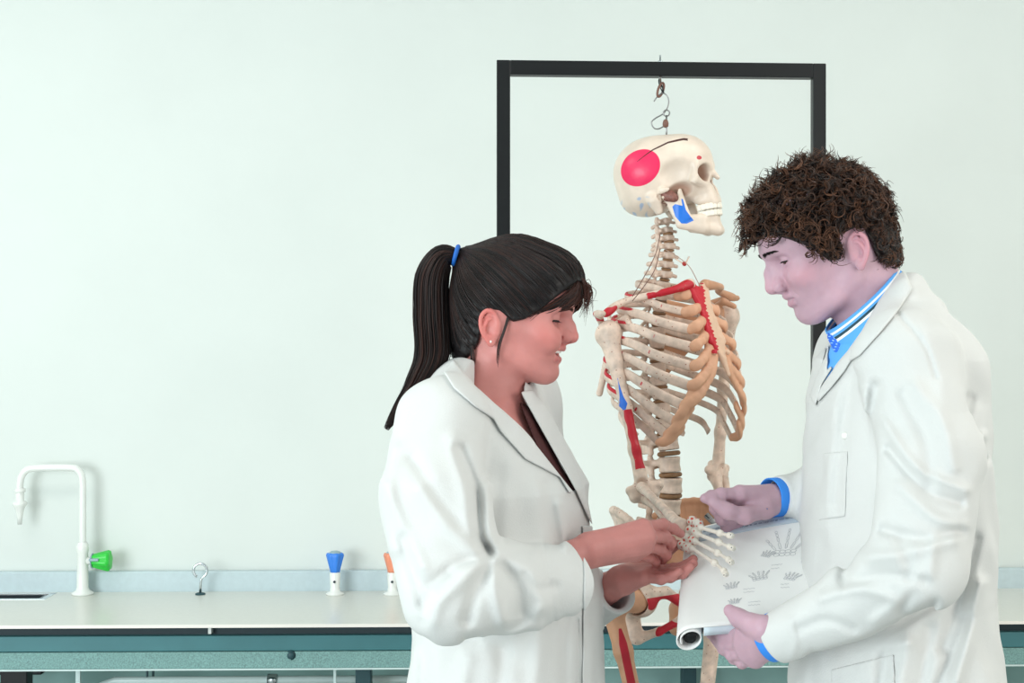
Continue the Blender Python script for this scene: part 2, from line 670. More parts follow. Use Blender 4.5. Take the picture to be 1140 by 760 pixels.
# ---- swan-neck water tap
D = 3.785
b = at(92, 661, D)
b[2] = ZT
tp = thing('water_tap', 'white swan neck laboratory tap with a green knob', 'tap', b)
W = lambda px, py, dd=0.: at(px, py, D) + np.array([0, dd, 0])
lathe_obj('body', [(.0, .0), (.028, 0), (.029, .006), (.018, .012), (.0155, .02), (.0145, .11), (.0165, .115), (.0165, .13), (.011, .14)], M_white, tp, 28, b)
nk = spline([W(92, 618), W(92, 560), W(91.5, 533), W(86, 522.5), W(76, 520.5), W(48, 520.5), W(32, 522), W(24.5, 529), W(22, 540), W(22, 548)], 60)
tube_obj('swan_neck', [nk], .0095, M_white, tp, 16)
lathe_obj('nozzle', [(.011, .0), (.011, -.022), (.019, -.026), (.019, -.032), (.013, -.04), (.008, -.06), (.0055, -.085), (.004, -.085), (.004, -.07)], M_white, tp, 20, W(22, 548))
lathe_obj('nozzle_collar', [(.0095, .0), (.0145, -.002), (.0145, -.011), (.0095, -.013)], M_white, tp, 20, W(22, 543))
kz = W(100, 624)
st = put('valve_stem', None, None) if False else lathe_obj('valve_stem', [(0, -.02), (.010, -.02), (.010, .012), (.0125, .013), (.0125, .022), (0, .022)], M_white, tp, 18, kz - np.array([.0, 0, 0]), (1, 0, 0))


def ribbed_knob(name, loc, axis, r0, r1, h, mat_, parent):
    n = 36
    pr = [(0, 0), (r0, 0), (r0 * 1.02, .1 * h), (r1, .85 * h), (r1 * .93, .96 * h), (r1 * .6, h), (0, h)]
    v, q = lathe(pr, n, (0, 0, 0), axis)
    k = np.arange(n)
    sc = 1 + .07 * np.where(k % 6 < 3, 1, -1) * 1.
    v = v.reshape(len(pr), n, 3)
    ax = np.asarray(axis, float)
    al = (v @ ax)[..., None] * ax
    v = al + (v - al) * sc[None, :, None] + np.asarray(loc)
    return put(name, mesh_np(name, v.reshape(-1, 3), q), mat_, parent)


kb = ribbed_knob('knob', kz + np.array([.006, 0, 0]), (1, 0, 0), .017, .0265, .05, M_green, tp)
boxes('knob_pointer', [((kz[0] + .004, kz[1] - .026, kz[2] + .002), (kz[0] + .03, kz[1] - .012, kz[2] + .009))], M_greytip, kb, .002)
tube_obj('knob_rim', [[kz + np.array([.007, .0255 * math.cos(t) * .72, .0255 * math.sin(t) * .72]) for t in np.linspace(0, 2 * np.pi, 25)]], .0022, M_greytip, kb, 6)

# ---- ring bolt in the worktop
b = at(223, 662, 3.785)
b[2] = ZT
rb = thing('ring_bolt', 'pale steel ring bolt standing upright in the worktop', 'ring bolt', b)
lathe_obj('base', [(0, .005), (.009, .005), (.0135, .003), (.0135, 0)], M_dteal, rb, 20, b)
cz = b + np.array([0, 0, .064])
rr = .0182
ring = [cz + rr * np.array([math.cos(t), 0, math.sin(t)]) for t in np.linspace(R_(-62), R_(242), 40)]
tube_obj('ring', [np.vstack([b + np.array([0, 0, .004]), b + np.array([.001, 0, .03]), b + np.array([.003, 0, .042]), ring])], .0036, M_chrome, rb, 10)

# ---- gas / water valves
for px, lab, mk in ((373, 'white bench valve with a blue knob standing on the worktop', M_blue),
                    (437, 'bench valve with an orange knob half hidden behind the woman in the white coat', M_orange)):
    b = at(px, 661.5, 3.785)
    b[2] = ZT
    gv = thing('bench_valve', lab, 'valve', b, 'coloured bench valves')
    lathe_obj('body', [(0, 0), (.024, 0), (.0245, .005), (.014, .009), (.0125, .02), (.0145, .055), (.0125, .06), (0, .06)], M_white, gv, 24, b)
    lathe_obj('port', [(0, .0015), (.0035, .0015), (.0035, -.004)], M_mark, gv, 12, b + np.array([0, -.0138, .036]), (0, -1, 0))
    kb = ribbed_knob('knob', b + np.array([0, 0, .060]), (0, 0, 1), .0125, .0225, .052, mk, gv)
    lathe_obj('knob_cap', [(0, .008), (.010, .0075), (.016, .004), (.0175, 0), (0, -.004)], M_greytip, kb, 20, b + np.array([0, 0, .1085]))

# ---- stand of black square tube
DF = 2.80
st = thing('skeleton_stand', 'black square tube frame the skeleton hangs from', 'stand', (at(736, 380, DF)[0], DF, 0))
xa0, xa1 = bx(553, DF), bx(568, DF)
xb0, xb1 = bx(905, DF), bx(919.5, DF)
zt1, zt0 = zy(70, DF), zy(86, DF)
w2 = .0135
fw = lambda c: (c[0], c[1] + (c[0] - .3) * .035, c[2] - (c[0] - .3) * .004)
boxes('top_bar', [((xa1, DF - w2, zt0), (xb0, DF + w2, zt1))], M_black, st, .0015, fw)
for a, b in ((xa0, xa1), (xb0, xb1)):
    boxes('post', [((a, DF - w2, .05), (b, DF + w2, zt1))], M_black, st, .0015, fw)
    boxes('foot', [((a, DF - .32, .02), (b, DF + .32, .05))], M_black, st, .0015, fw)
    for s in (-1, 1):
        lathe_obj('foot_pad', [(0, 0), (.016, 0), (.016, .02), (0, .02)], M_mark, st, 16, fw(((a + b) / 2, DF + s * .30, 0)))
boxes('cross_rail', [((xa1, DF + .02, .05), (xb0, DF + .047, .077))], M_black, st, .0015, fw)
hx = bx(735, DF)
lathe_obj('eye_bolt', [(.0, .016), (.0018, .015), (.0018, .004), (.0045, .004), (.0045, 0), (.0025, 0), (.0025, -.05), (0, -.05)], M_chrome, st, 12, (hx, DF, zt1))
# ================================================================ SKELETON
SA = R_(48)
SO = np.array([.2988, 2.75, 0.])
SF = np.array([math.cos(SA), -math.sin(SA), 0.])      # the way the chest faces
SL = np.array([math.sin(SA), math.cos(SA), 0.])       # its left
SU = np.array([0, 0, 1.])


def S(f, l, z):
    return SO + SF * f + SL * l + SU * z


def zs(y, D=2.75):
    return EYE - (y - 380.) / F * D


BONE = (242, 216, 198)
M_bone = mat('bone_plastic', BONE, rough=.42, noise=.17, nscale=60, bump=.3, bscale=130, dots=((168, 104, 84), 105, .13),
             paints=(('red', (196, 24, 44), .0002, .0008), ('blue', (30, 108, 214), .0002, .0008), ('dark', (120, 84, 62), 0, 1)))
M_bonew = mat('white_bone_plastic', (240, 232, 220), rough=.4, noise=.06, nscale=60, bump=.2, bscale=150,
              paints=(('red', (214, 70, 50), 0, 1), ('mark', (40, 40, 48), .0002, .0007)))
M_cart = mat('cartilage_plastic', (232, 176, 142), rough=.5, noise=.08, nscale=40, bump=.2, bscale=120)
M_disc = mat('disc_plastic', (150, 112, 78), rough=.6, noise=.15, nscale=90)
M_skull = mat('skull_plastic', (238, 220, 203), rough=.36, noise=.07, nscale=30, bump=.15, bscale=110,
              paints=(('cav', (150, 96, 70), 0, 1), ('pink', (236, 38, 92), .0002, .0009), ('blue', (34, 118, 222), .0002, .0009),
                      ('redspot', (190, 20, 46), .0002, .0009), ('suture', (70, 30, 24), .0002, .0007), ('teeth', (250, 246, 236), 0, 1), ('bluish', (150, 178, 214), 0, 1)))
M_tan = mat('tan_bone_plastic', (214, 160, 126), rough=.45, noise=.1, nscale=30, bump=.2, bscale=120,
            paints=(('red', (176, 24, 44), .0002, .0009),))
M_wire = mat('steel_wire', (150, 150, 150), rough=.3, metal=1.)
M_brown = mat('brown_rubber', (120, 84, 72), rough=.5)

skel = thing('anatomical_skeleton', 'life size plastic teaching skeleton with red and blue muscle paint hanging in the black frame', 'skeleton', (SO[0], SO[1], .2))


def dupe(o, parent, name, M):
    """copy of a part mesh under parent with a local transform"""
    c = o.copy()
    COL.objects.link(c)
    c.name = name
    c.parent = parent
    c.matrix_parent_inverse = Matrix.Translation(parent.location).inverted()
    c.matrix_basis = M
    return c


def mat4(R, t, s=(1, 1, 1)):
    m = np.eye(4)
    m[:3, :3] = np.asarray(R) * np.asarray(s)
    m[:3, 3] = t
    return Matrix(m.tolist())


# ---- spine: image heights of the vertebra centres
cy = [246, 256, 265, 274, 284, 294, 305]
ty = [317, 329, 342, 355, 368.5, 382, 395.5, 409.5, 424, 439, 455, 472]
ly = [492.5, 516.5, 539.5, 562.5, 586]
vz = [zs(y) for y in cy + ty + ly]
vf = list(np.interp(range(24), [0, 3, 6, 9, 13, 17, 19, 21, 23], [.000, .008, -.002, -.018, -.026, -.012, .004, .012, .004]))


def vertebra(kind):
    s = Sdf()
    if kind == 'c':
        s.ell((0, 0, 0), (.0085, .0115, .0072)).box((0, 0, 0), (.0075, .0105, .0058), .003, k=.002)
        for q in (-1, 1):
            s.cone((-.006, q * .010, 0), (-.014, q * .017, .000), .0042, .0048, k=.003)
            s.cone((-.012, q * .016, -.004), (-.013, q * .016, .006), .0045, .0045, k=.003)
            s.cone((-.014, q * .015, 0), (-.024, q * .002, -.001), .0035, k=.003)
            s.cone((-.002, q * .012, -.001), (.001, q * .023, -.003), .003, .0032, k=.003)
        s.cone((-.024, 0, -.001), (-.042, 0, -.006), .0035, .0042, k=.003)
    elif kind == 't':
        s.ell((0, 0, 0), (.0155, .0175, .014)).cone((0, 0, -.007), (0, 0, .007), .0155, .0155, k=.004)
        s.add(lambda P: np.abs(P[:, 2]) - .0105, (0, 0, 0), 9, 'i', .003)
        for q in (-1, 1):
            s.cone((-.010, q * .011, .003), (-.024, q * .015, .003), .005, .005, k=.004)
            s.cone((-.024, q * .014, .003), (-.034, q * .036, .005), .005, .0058, k=.004)
            s.cone((-.022, q * .013, -.008), (-.023, q * .013, .013), .005, .004, k=.004)
            s.cone((-.025, q * .013, .002), (-.036, 0, -.003), .004, k=.004)
        s.cone((-.036, 0, -.003), (-.060, 0, -.026), .0045, .0042, k=.004)
    else:
        s.cone((0, 0, -.009), (0, 0, .009), .0215, .0215, k=.0).ell((0, 0, 0), (.018, .0235, .02), k=.004)
        s.add(lambda P: np.abs(P[:, 2]) - .0148, (0, 0, 0), 9, 'i', .003)
        s.add(lambda P: .0022 * np.exp(-(P[:, 2] / .008) ** 2), (0, 0, 0), 9, 'd')
        for q in (-1, 1):
            s.cone((-.014, q * .013, .004), (-.032, q * .017, .004), .0065, .0065, k=.005)
            s.cone((-.032, q * .017, .004), (-.036, q * .044, .006), .0055, .005, k=.005)
            s.cone((-.033, q * .018, -.016), (-.034, q * .017, .016), .0065, .0055, k=.005)
            s.cone((-.033, q * .015, .0), (-.046, 0, -.004), .005, k=.005)
        s.box((-.062, 0, -.006), (.016, .0035, .011), .003, k=.005)
    return s.mesh(.0013)


def darkmap(lo, hi):
    def fn(v):
        return np.clip((np.linalg.norm(v[:, :2] + [[.02, 0]], axis=1) - lo) / (hi - lo), 0, .0)
    return fn


vm = {}
Rsk = np.stack([SF, SL, SU], 1)
for kind in 'ctl':
    v, f = vertebra(kind)
    vm[kind] = mesh_np('vertebra', v, f)
    vm[kind].materials.append(M_bone)
v, f = Sdf().cone((0, 0, -.002), (0, 0, .002), .0205, .0205).ell((0, 0, 0), (.021, .0245, .008), k=.003).add(lambda P: np.abs(P[:, 2]) - .0042, (0, 0, 0), 9, 'i', .002).mesh(.0014)
dm = mesh_np('disc', v, f)
dm.materials.append(M_disc)
for i in range(24):
    kind = 'c' if i < 7 else 't' if i < 19 else 'l'
    sc = {'c': .9 + .05 * i, 't': .74 + .028 * (i - 7), 'l': .98 + .02 * (i - 19)}[kind]
    up = np.array([vf[max(i - 1, 0)] - vf[min(i + 1, 23)], 0, vz[max(i - 1, 0)] - vz[min(i + 1, 23)]])
    tilt = math.atan2(up[0], up[2])
    R = Rsk @ rot((0, 1, 0), math.degrees(tilt))
    pos = S(vf[i], 0, vz[i])
    o = put('vertebra', vm[kind], None, skel)
    o.matrix_basis = mat4(R, pos, (sc, sc, sc))
    if 1 <= i < 23:
        d = put('disc', dm, None, skel)
        hs = {'c': .45, 't': .74 * (.75 + .022 * (i - 7)), 'l': 1.0}[kind]
        m = (S(vf[i], 0, vz[i]) + S(vf[i + 1], 0, vz[i + 1])) / 2
        if i == 18:
            hs = .9
        zsx = {'c': .5, 't': .7, 'l': 1.05}[kind]
        d.matrix_basis = mat4(R, m, (hs, hs, zsx))

# ---- ribs and cartilage
A_ = [.052, .082, .102, .116, .125, .131, .134, .135, .131, .124, .108, .075]
B_ = [.056, .084, .102, .114, .120, .122, .116, .106, .092, .074, .018, -.030]
E_ = [.032, .044, .050, .055, .064, .074, .086, .096, .102, .104, .104, .074]
DR = [.028, .038, .048, .058, .070, .082, .094, .100, .098, .088, .052, .030]
ST0, ST1 = np.array([.077, 0, 1.666]), np.array([.141, 0, 1.526])


def stern(t):
    return ST0 * (1 - t) + ST1 * t


cart_tip = {}
for s in (-1, 1):
    for i in range(12):
        z = vz[7 + i] + .004
        f0 = vf[7 + i]
        a, b, e_, dr = A_[i], B_[i], E_[i], DR[i]
        if i < 10:
            pts = [(f0 - .012, .014, z), (f0 - .034, .40 * a, z + .002), (f0 - .040, .68 * a, z - .06 * dr), (f0 - .018, .92 * a, z - .2 * dr),
                   (.38 * b + .62 * (f0), 1.0 * a, z - .42 * dr), (.72 * b + .28 * f0, .5 * a + .5 * max(e_, .8 * a), z - .72 * dr), (b, e_, z - dr)]
        else:
            pts = [(f0 - .012, .014, z), (f0 - .034, .42 * a, z - .002), (f0 - .036, .75 * a, z - .25 * dr), (.5 * (b + f0) - .01, 1.0 * a, z - .6 * dr), (b, e_, z - dr)]
        L = spline(pts, 46)
        W_ = np.array([S(p[0], s * p[1], p[2]) for p in L])
        t = np.linspace(0, 1, 46)
        rad = np.interp(t, [0, .06, .2, .6, 1], [.0044, .0042, .0062, .0080, .0090]) * (1.08 if 1 < i < 9 else .85)
        vv, ff = tubes([W_], rad, 10, True)
        # flatten: keep height, thin across the sheet of the chest wall
        cen = np.repeat(W_, 10, 0)
        T = np.gradient(W_, axis=0)
        T /= np.linalg.norm(T, axis=1)[:, None]
        nrm = np.cross(T, SU)
        nrm /= np.linalg.norm(nrm, axis=1)[:, None]
        N10 = np.repeat(nrm, 10, 0)
        dlt = vv[:460] - cen
        vv[:460] = cen + dlt - N10 * ((dlt * N10).sum(1) * .62)[:, None]
        o = mesh_np('rib', vv, ff)
        # small painted muscle origins along some ribs
        tt = np.concatenate([np.repeat(t, 10), [0, 1]])
        low = np.concatenate([np.tile(np.arange(10), 46), [0, 0]])
        red = np.full(len(vv), -.01)
        if s < 0 and 1 <= i <= 8:
            band = np.minimum(tt - .30, .62 - tt)
            side = (np.concatenate([dlt @ SU, [0, 0]]) - .0018)
            red = np.minimum(band * .05, side)
            spot = .012 - np.abs(tt - (.83 - .012 * i))
            red = np.maximum(red, np.minimum(spot * .1, np.concatenate([np.abs((dlt @ SU)) * -1 + .0042, [-1, -1]])))
        attr(o, 'red', red)
        put('rib', o, M_bone, skel)
        cart_tip[(s, i)] = L[-1]
    # costal cartilages, fused along the margin
    cg = Sdf()
    nd = (SF * .80 + SL * s * .60)
    for i in range(10):
        p = cart_tip[(s, i)]
        if i < 7:
            q = stern([.10, .30, .46, .61, .76, .88, .96][i])
            q = np.array([q[0] - .006, .014 if i else .020, q[2]])
            m1 = .62 * p + .38 * q + np.array([.010, .012 if i > 2 else .004, -.012 * max(0, i - 2) / 2])
            pts = [p, m1, .25 * p + .75 * q + np.array([.006, .0, -.004 * max(0, i - 2)]), q]
            rads = [.0082, .0086, .0080, .0066]
        else:
            u = cart_tip[(s, i - 1)]
            u7 = np.array([.130, .030, stern(.96)[2] - .014])
            tgt = u * .35 + u7 * .65 if i == 7 else u * .55 + u7 * .45 + np.array([0, .014 * (i - 8), -.022 * (i - 7)])
            pts = [p, .6 * p + .4 * tgt + np.array([.008, .008, -.006]), tgt]
            rads = [.0070, .0076, .0084]
        n = 12
        L = spline(pts, n)
        W_ = np.array([S(c[0], s * c[1], c[2]) for c in L])
        rr = np.interp(np.linspace(0, 1, n), np.linspace(0, 1, len(rads)), rads)
        rr = rr * (1 + .10 * np.sin(np.arange(n) * 1.7 + i))
        cg.chain(W_, rr, k=.004, flat=(nd, .5))
    cg.obj('costal_cartilage', .0014, M_cart, skel)

# ---- sternum
s_ = Sdf()
Rst = None
p0, p1 = stern(-.02), stern(.32)
lw = lambda q, l: S(q[0], l, q[2])
a, b = lw(stern(0), -.024), lw(stern(0), .024)
c, d = lw(stern(.30), -.012), lw(stern(.30), .012)
s_.tri(a, b, d, .0055).tri(a, d, c, .0055, k=.002)
for l in (-.019, .019):
    s_.ball(lw(stern(-.01), l), .009, k=.006)
s_.ball(lw(stern(-.06), 0), .012, 's', .006)
e1, e2 = lw(stern(.72), -.017), lw(stern(.72), .017)
s_.tri(c, d, e2, .005, k=.003).tri(c, e2, e1, .005, k=.003)
g1 = lw(stern(1.0), 0)
s_.tri(e1, e2, g1, .005, k=.003)
s_.cone(g1, lw(stern(1.2), 0), .006, .0035, k=.004)
for t in (.30, .46, .61, .76, .9):
    for l in (-1, 1):
        s_.ball(lw(stern(t), l * (.013 + .006 * t)), .0058, k=.003)


def red_st(v):
    q = (v - SO)
    l = q @ SL
    t = (1.664 - q[:, 2]) / .138
    n = .0022 * np.sin(q[:, 2] * 900) + .0015 * np.sin(q[:, 2] * 410 + 1)
    edge = np.interp(t, [-.1, .05, .25, .5, .8, 1.0], [.010, .010, -.002, -.006, -.008, -.014])
    return np.minimum(edge + n - l, (.93 - t) * .05)


s_.obj('sternum', .0014, mat('sternum_plastic', (234, 196, 168), rough=.45, noise=.08, nscale=40, bump=.2, bscale=120,
                             paints=(('red', (200, 22, 44), .0002, .0011),)), skel, {'red': red_st})

# ---- shoulders: clavicle, scapula, arm
SH = {-1: S(-.022, -.136, 1.578), 1: S(.0, .186, 1.614)}     # centre of the humeral head
for s in (-1, 1):
    h = SH[s]
    acr = h + SL * (s * .014) + SU * .034 - SF * .004
    ster = S(.078, s * .022, 1.668)
    pts = [ster, ster * .68 + acr * .32 + SF * .016 + SU * .004, ster * .3 + acr * .7 - SF * .012 + SU * .006, acr + SF * .008]
    L = spline(pts, 28)
    cl = Sdf().chain(L, np.interp(np.linspace(0, 1, 28), [0, .08, .25, .7, .9, 1], [.0105, .009, .0062, .0062, .0075, .007]), k=.003)
    C0, C1 = ster, acr

    def redc(v, s=s, C0=C0, C1=C1):
        t = ((v - C0) @ (C1 - C0)) / ((C1 - C0) @ (C1 - C0))
        mid = C0 + t[:, None] * (C1 - C0)
        hgt = (v - mid) @ SU
        fr = (v - mid) @ SF
        band1 = np.minimum(np.minimum(t + .1, .50 - t) * .05, fr * 1.0 + .003 * np.sin(t * 30) - .006 + .008 * np.clip(.3 - t, 0, 1))
        band2 = np.minimum(np.minimum(t - .66, 1.05 - t) * .05, fr - .0015 + .002 * np.sin(t * 40))
        return np.maximum(band1, band2) if s < 0 else np.full(len(v), -.01)
    cl.obj('clavicle', .0013, M_bone if s < 0 else M_tan, skel, {'red': redc})
    sc = Sdf()
    gl = h - SL * (s * .024) - SF * .004                     # glenoid
    sup = S(-.078, s * .078, h[2] + .030)
    inf = S(-.088, s * .095, h[2] - .118)
    mid_ = S(-.085, s * .070, h[2] - .01)
    sc.tri(gl, sup, mid_, (.006, .0025, .0025)).tri(gl, mid_, inf, (.006, .0025, .004), k=.002)
    sc.chain([sup, mid_, inf], [.004, .0035, .0055], k=.003)
    sc.chain([inf, inf * .45 + gl * .55, gl], [.0055, .005, .008], k=.004)
    sc.ell(gl, (.012, .012, .019), k=.006)
    sc.chain([mid_ * .9 + sup * .1, mid_ * .5 + acr * .5 - SF * .01, acr - SF * .012, acr + SL * s * .008 + SF * .006], [.003, .006, .0085, .008], k=.004, flat=(SU, .75))
    sc.chain([gl + SU * .016 - SL * s * .006, gl + SU * .026 + SF * .018 - SL * s * .008, gl + SU * .016 + SF * .036 + SL * s * .003], [.008, .0065, .0055], k=.005)
    sc.obj('scapula', .0015, M_tan if s > 0 else M_bone, skel, {'red': lambda v, h=h, s=s: (np.minimum((v - h) @ SU - .020, .012 - np.abs((v - h) @ SF + .03)) if s < 0 else np.full(len(v), -.01))})

# right arm: the woman lifts its hand
h = SH[-1]
elb = at(717, 548, 2.575)
ax = elb - h
axn = ax / np.linalg.norm(ax)
side = np.cross(axn, np.array([0, -1, 0.]))
side /= np.linalg.norm(side)


def humerus(h, elb, med, mat_, red_front):
    """med: unit vector to the inner side of the elbow"""
    ax = elb - h
    n = np.linalg.norm(ax)
    axn = ax / n
    fr = np.cross(med, axn)
    s = Sdf()
    s.ball(h, .0225)
    s.ell(h - med * .016 - axn * -.004, (.012, .012, .016), k=.008)
    s.chain([h + axn * .012, h + axn * .06, h + axn * .15, h + axn * (n * .74), elb - axn * .024], [.019, .0125, .0105, .0105, .013], k=.012)
    s.cone(h - med * .012 + axn * .005, h - med * .006 + axn * .09, .010, .006, k=.008)
    s.cone(elb - med * .024 - axn * .008, elb + med * .028 - axn * .008, .0085, .0095, k=.012)
    s.cone(elb - med * .018 + axn * .006, elb + med * .016 + axn * .006, .0105, .0115, k=.008)
    s.ball(elb + fr * .012 - axn * .012, .008, 's', .006)
    s.ball(elb - fr * .012 - axn * .014, .009, 's', .006)
    return s


med = side if (side @ SF) > 0 else -side
hm = humerus(h, elb, med, M_bone, None)
nrm_ = float(np.linalg.norm(ax))


def arm_red(v):
    t = ((v - h) @ axn) / nrm_
    q = (v - h) @ med
    return np.minimum(np.minimum(t - .50, .865 - t) * .3, .0088 - np.abs(q - .002)) + .0008 * np.sin(t * 60)


def arm_blue(v):
    t = ((v - h) @ axn) / nrm_
    q = (v - h) @ med
    wd = np.interp(t, [.33, .42, .47, .52], [.001, .004, .0085, .0])
    return np.minimum(np.minimum(t - .30, .505 - t) * .3, wd - np.abs(q + .004))


hm.obj('humerus', .0014, M_bone, skel, {'red': arm_red, 'blue': arm_blue, 'dark': lambda v: .0 * v[:, 0]})

wr = at(762, 592, 2.235)           # wrist


def forearm(elb, wr, med, parent, paint=True):
    d = wr - elb
    n = np.linalg.norm(d)
    dn = d / n
    b = np.cross(dn, med)
    ul = Sdf()
    e0 = elb + med * .010
    w0 = wr + med * .013
    ul.chain([e0 - dn * .018 , e0 + dn * .012, e0 + dn * .06, (e0 + w0) / 2 - b * .004, w0 - dn * .015, w0], [.0105, .0115, .008, .0062, .0055, .0085], k=.008)
    ul.ell(elb, (.012, .012, .012), op='s', k=.006)
    e1 = elb - med * .014 + dn * .016
    w1 = wr - med * .009
    ra = Sdf()
    ra.chain([e1, e1 + dn * .010, e1 + dn * .035, (e1 + w1) / 2 - med * .004, w1 - dn * .03, w1 - dn * .006], [.0105, .0075, .0080, .0068, .0095, .0135], k=.006)

    def rd(q0):
        def fn(v):
            if not paint:
                return np.full(len(v), -.01)
            t = ((v - elb) @ dn) / n
            q = (v - q0) @ b
            return np.minimum(np.minimum(t - .12, .93 - t) * .3, .0042 + .002 * np.sin(t * 22) - np.abs((v - (elb + (t[:, None] * d))) @ np.array([0, 0, 1.]) - .004))
        return fn
    ul.obj('ulna', .0013, M_bone, parent, {'red': rd(e0)})
    ra.obj('radius', .0013, M_bone, parent, {'red': rd(e1)})
    return dn, b


fmed = np.array([0.5, .2, -.84])
fd = wr - elb
fmed = fmed - fd * (fmed @ fd) / (fd @ fd)
fmed /= np.linalg.norm(fmed)
forearm(elb, wr, fmed, skel)


def hand_bones(parent, wrist, dirn, thumb, curl=18, flip=1):
    """dirn: from wrist to knuckles; thumb: towards the thumb; palm normal = dirn x thumb * flip"""
    dirn = dirn / np.linalg.norm(dirn)
    thumb = thumb - dirn * (thumb @ dirn)
    thumb /= np.linalg.norm(thumb)
    pal = np.cross(dirn, thumb) * flip
    c = Sdf()
    r2 = np.random.default_rng(3)
    for row, n, dd in ((0, 4, .012), (1, 4, .026)):
        for q in range(n):
            l = (q - 1.5) * .0135
            p = wrist + dirn * (dd - .0015 * abs(q - 1.5)) + thumb * l + pal * (.003 - .002 * abs(q - 1.5))
            B = basis(dirn + thumb * r2.normal() * .3, pal)
            c.ell(p, (.0098, .0082, .0092), B, k=.0016)
    c.ball(wrist + dirn * .012 - thumb * .015 + pal * .010, .005, k=.002)

    def rd(v):
        n = np.sin(v[:, 0] * 520) * np.sin(v[:, 1] * 610 + 1) * np.sin(v[:, 2] * 560 + 2)
        return np.clip((n - .18) * 4, 0, 1)
    hd = c.obj('hand', .0011, M_bonew, parent, {'red': rd})
    fl = [(.068, .042, .025, .019, .018), (.066, .046, .029, .020, .006), (.060, .043, .027, .020, -.006), (.055, .034, .020, .018, -.017)]
    for m, p1, p2, p3, off in fl:
        g = Sdf()
        base = wrist + dirn * .034 + thumb * off
        spread = dirn + thumb * (off * 5)
        spread /= np.linalg.norm(spread)
        p = base
        ang = 4
        for k, ln in enumerate((m - .008, p1, p2, p3)):
            B = rot(thumb, 0)
            dv = np.array(Matrix.Rotation(R_(ang) * 1.0, 3, Vector(np.cross(spread, pal))) @ Vector(spread))
            q = p + dv * ln
            ra = .0050 if k == 0 else .0046 - .0004 * k
            g.cone(p, q, ra * .62, ra * .62, k=.002)
            g.ell(p, (ra * 1.15,) * 3, k=.003)
            g.ell(q - dv * .002, (ra * (1.1 if k < 3 else .7),) * 3, k=.003)
            p = q + dv * .0015
            ang += curl * (1 if k else 1.6)

        def mk(v, p=p):
            return .0022 - np.linalg.norm(v - (p - pal * .002), axis=1)
        g.obj('finger', .0011, M_bonew, hd, {'mark': mk})
    g = Sdf()
    p = wrist + dirn * .022 + thumb * .022 + pal * .006
    dv = dirn * .72 + thumb * .62 + pal * .35
    dv /= np.linalg.norm(dv)
    for ln, r in ((.044, .0052), (.030, .0046), (.022, .004)):
        q = p + dv * ln
        g.cone(p, q, r * .65, k=.002).ball(p, r * 1.15, k=.003).ball(q - dv * .002, r, k=.003)
        p = q + dv * .0015
        dv = dv + dirn * .14
        dv /= np.linalg.norm(dv)
    g.obj('thumb', .0011, M_bonew, hd, {'mark': lambda v, p=p: .0022 - np.linalg.norm(v - p, axis=1)})
    return hd


hand_bones(skel, wr, at(818, 618, 2.115) - wr, np.array([-.05, -.55, -.83]), curl=-13, flip=1)

# left arm hangs free behind
h2 = SH[1]
e2 = at(799, 526, 2.90)
m2 = -SL
hm2 = humerus(h2, e2, m2 - (e2 - h2) * ((m2 @ (e2 - h2)) / ((e2 - h2) @ (e2 - h2))), M_bone, None)
hm2.obj('humerus', .0016, M_bone, skel)
w2_ = at(826, 632, 2.80)
dn, _ = forearm(e2, w2_, m2, skel, False)
hand_bones(skel, w2_, dn + SF * .1, SF + .2 * SL, curl=10, flip=-1)

# ---- pelvis
zc = zs(563)
hips = {-1: S(.012, -.088, zs(660)), 1: S(.012, .080, zs(660))}
PW = {-1: .98, 1: .84}
s_ = Sdf()
s_.ell(S(-.008, 0, zs(603)), (.026, .030, .016), Rsk)
s_.tri(S(-.02, -.05, zs(600)), S(-.02, .05, zs(600)), S(-.068, 0, zs(655)), (.015, .015, .007), k=.012)
s_.chain([S(-.068, 0, zs(655)), S(-.066, 0, zs(668)), S(-.054, 0, zs(677))], [.009, .007, .004], k=.006)
for q in (-1, 1):
    for t in (.2, .42, .64, .84):
        a = S(-.02, q * .018, zs(600)) * (1 - t) + S(-.068, q * .010, zs(655)) * t + SF * .012
        s_.ball(a, .0042, 's', .003)
for t in (.1, .35, .6, .85):
    s_.ell(S(-.034 - .046 * t, 0, zs(606) - .09 * t), (.006, .004, .009), Rsk, k=.005)
s_.obj('sacrum', .0016, M_bone, skel)
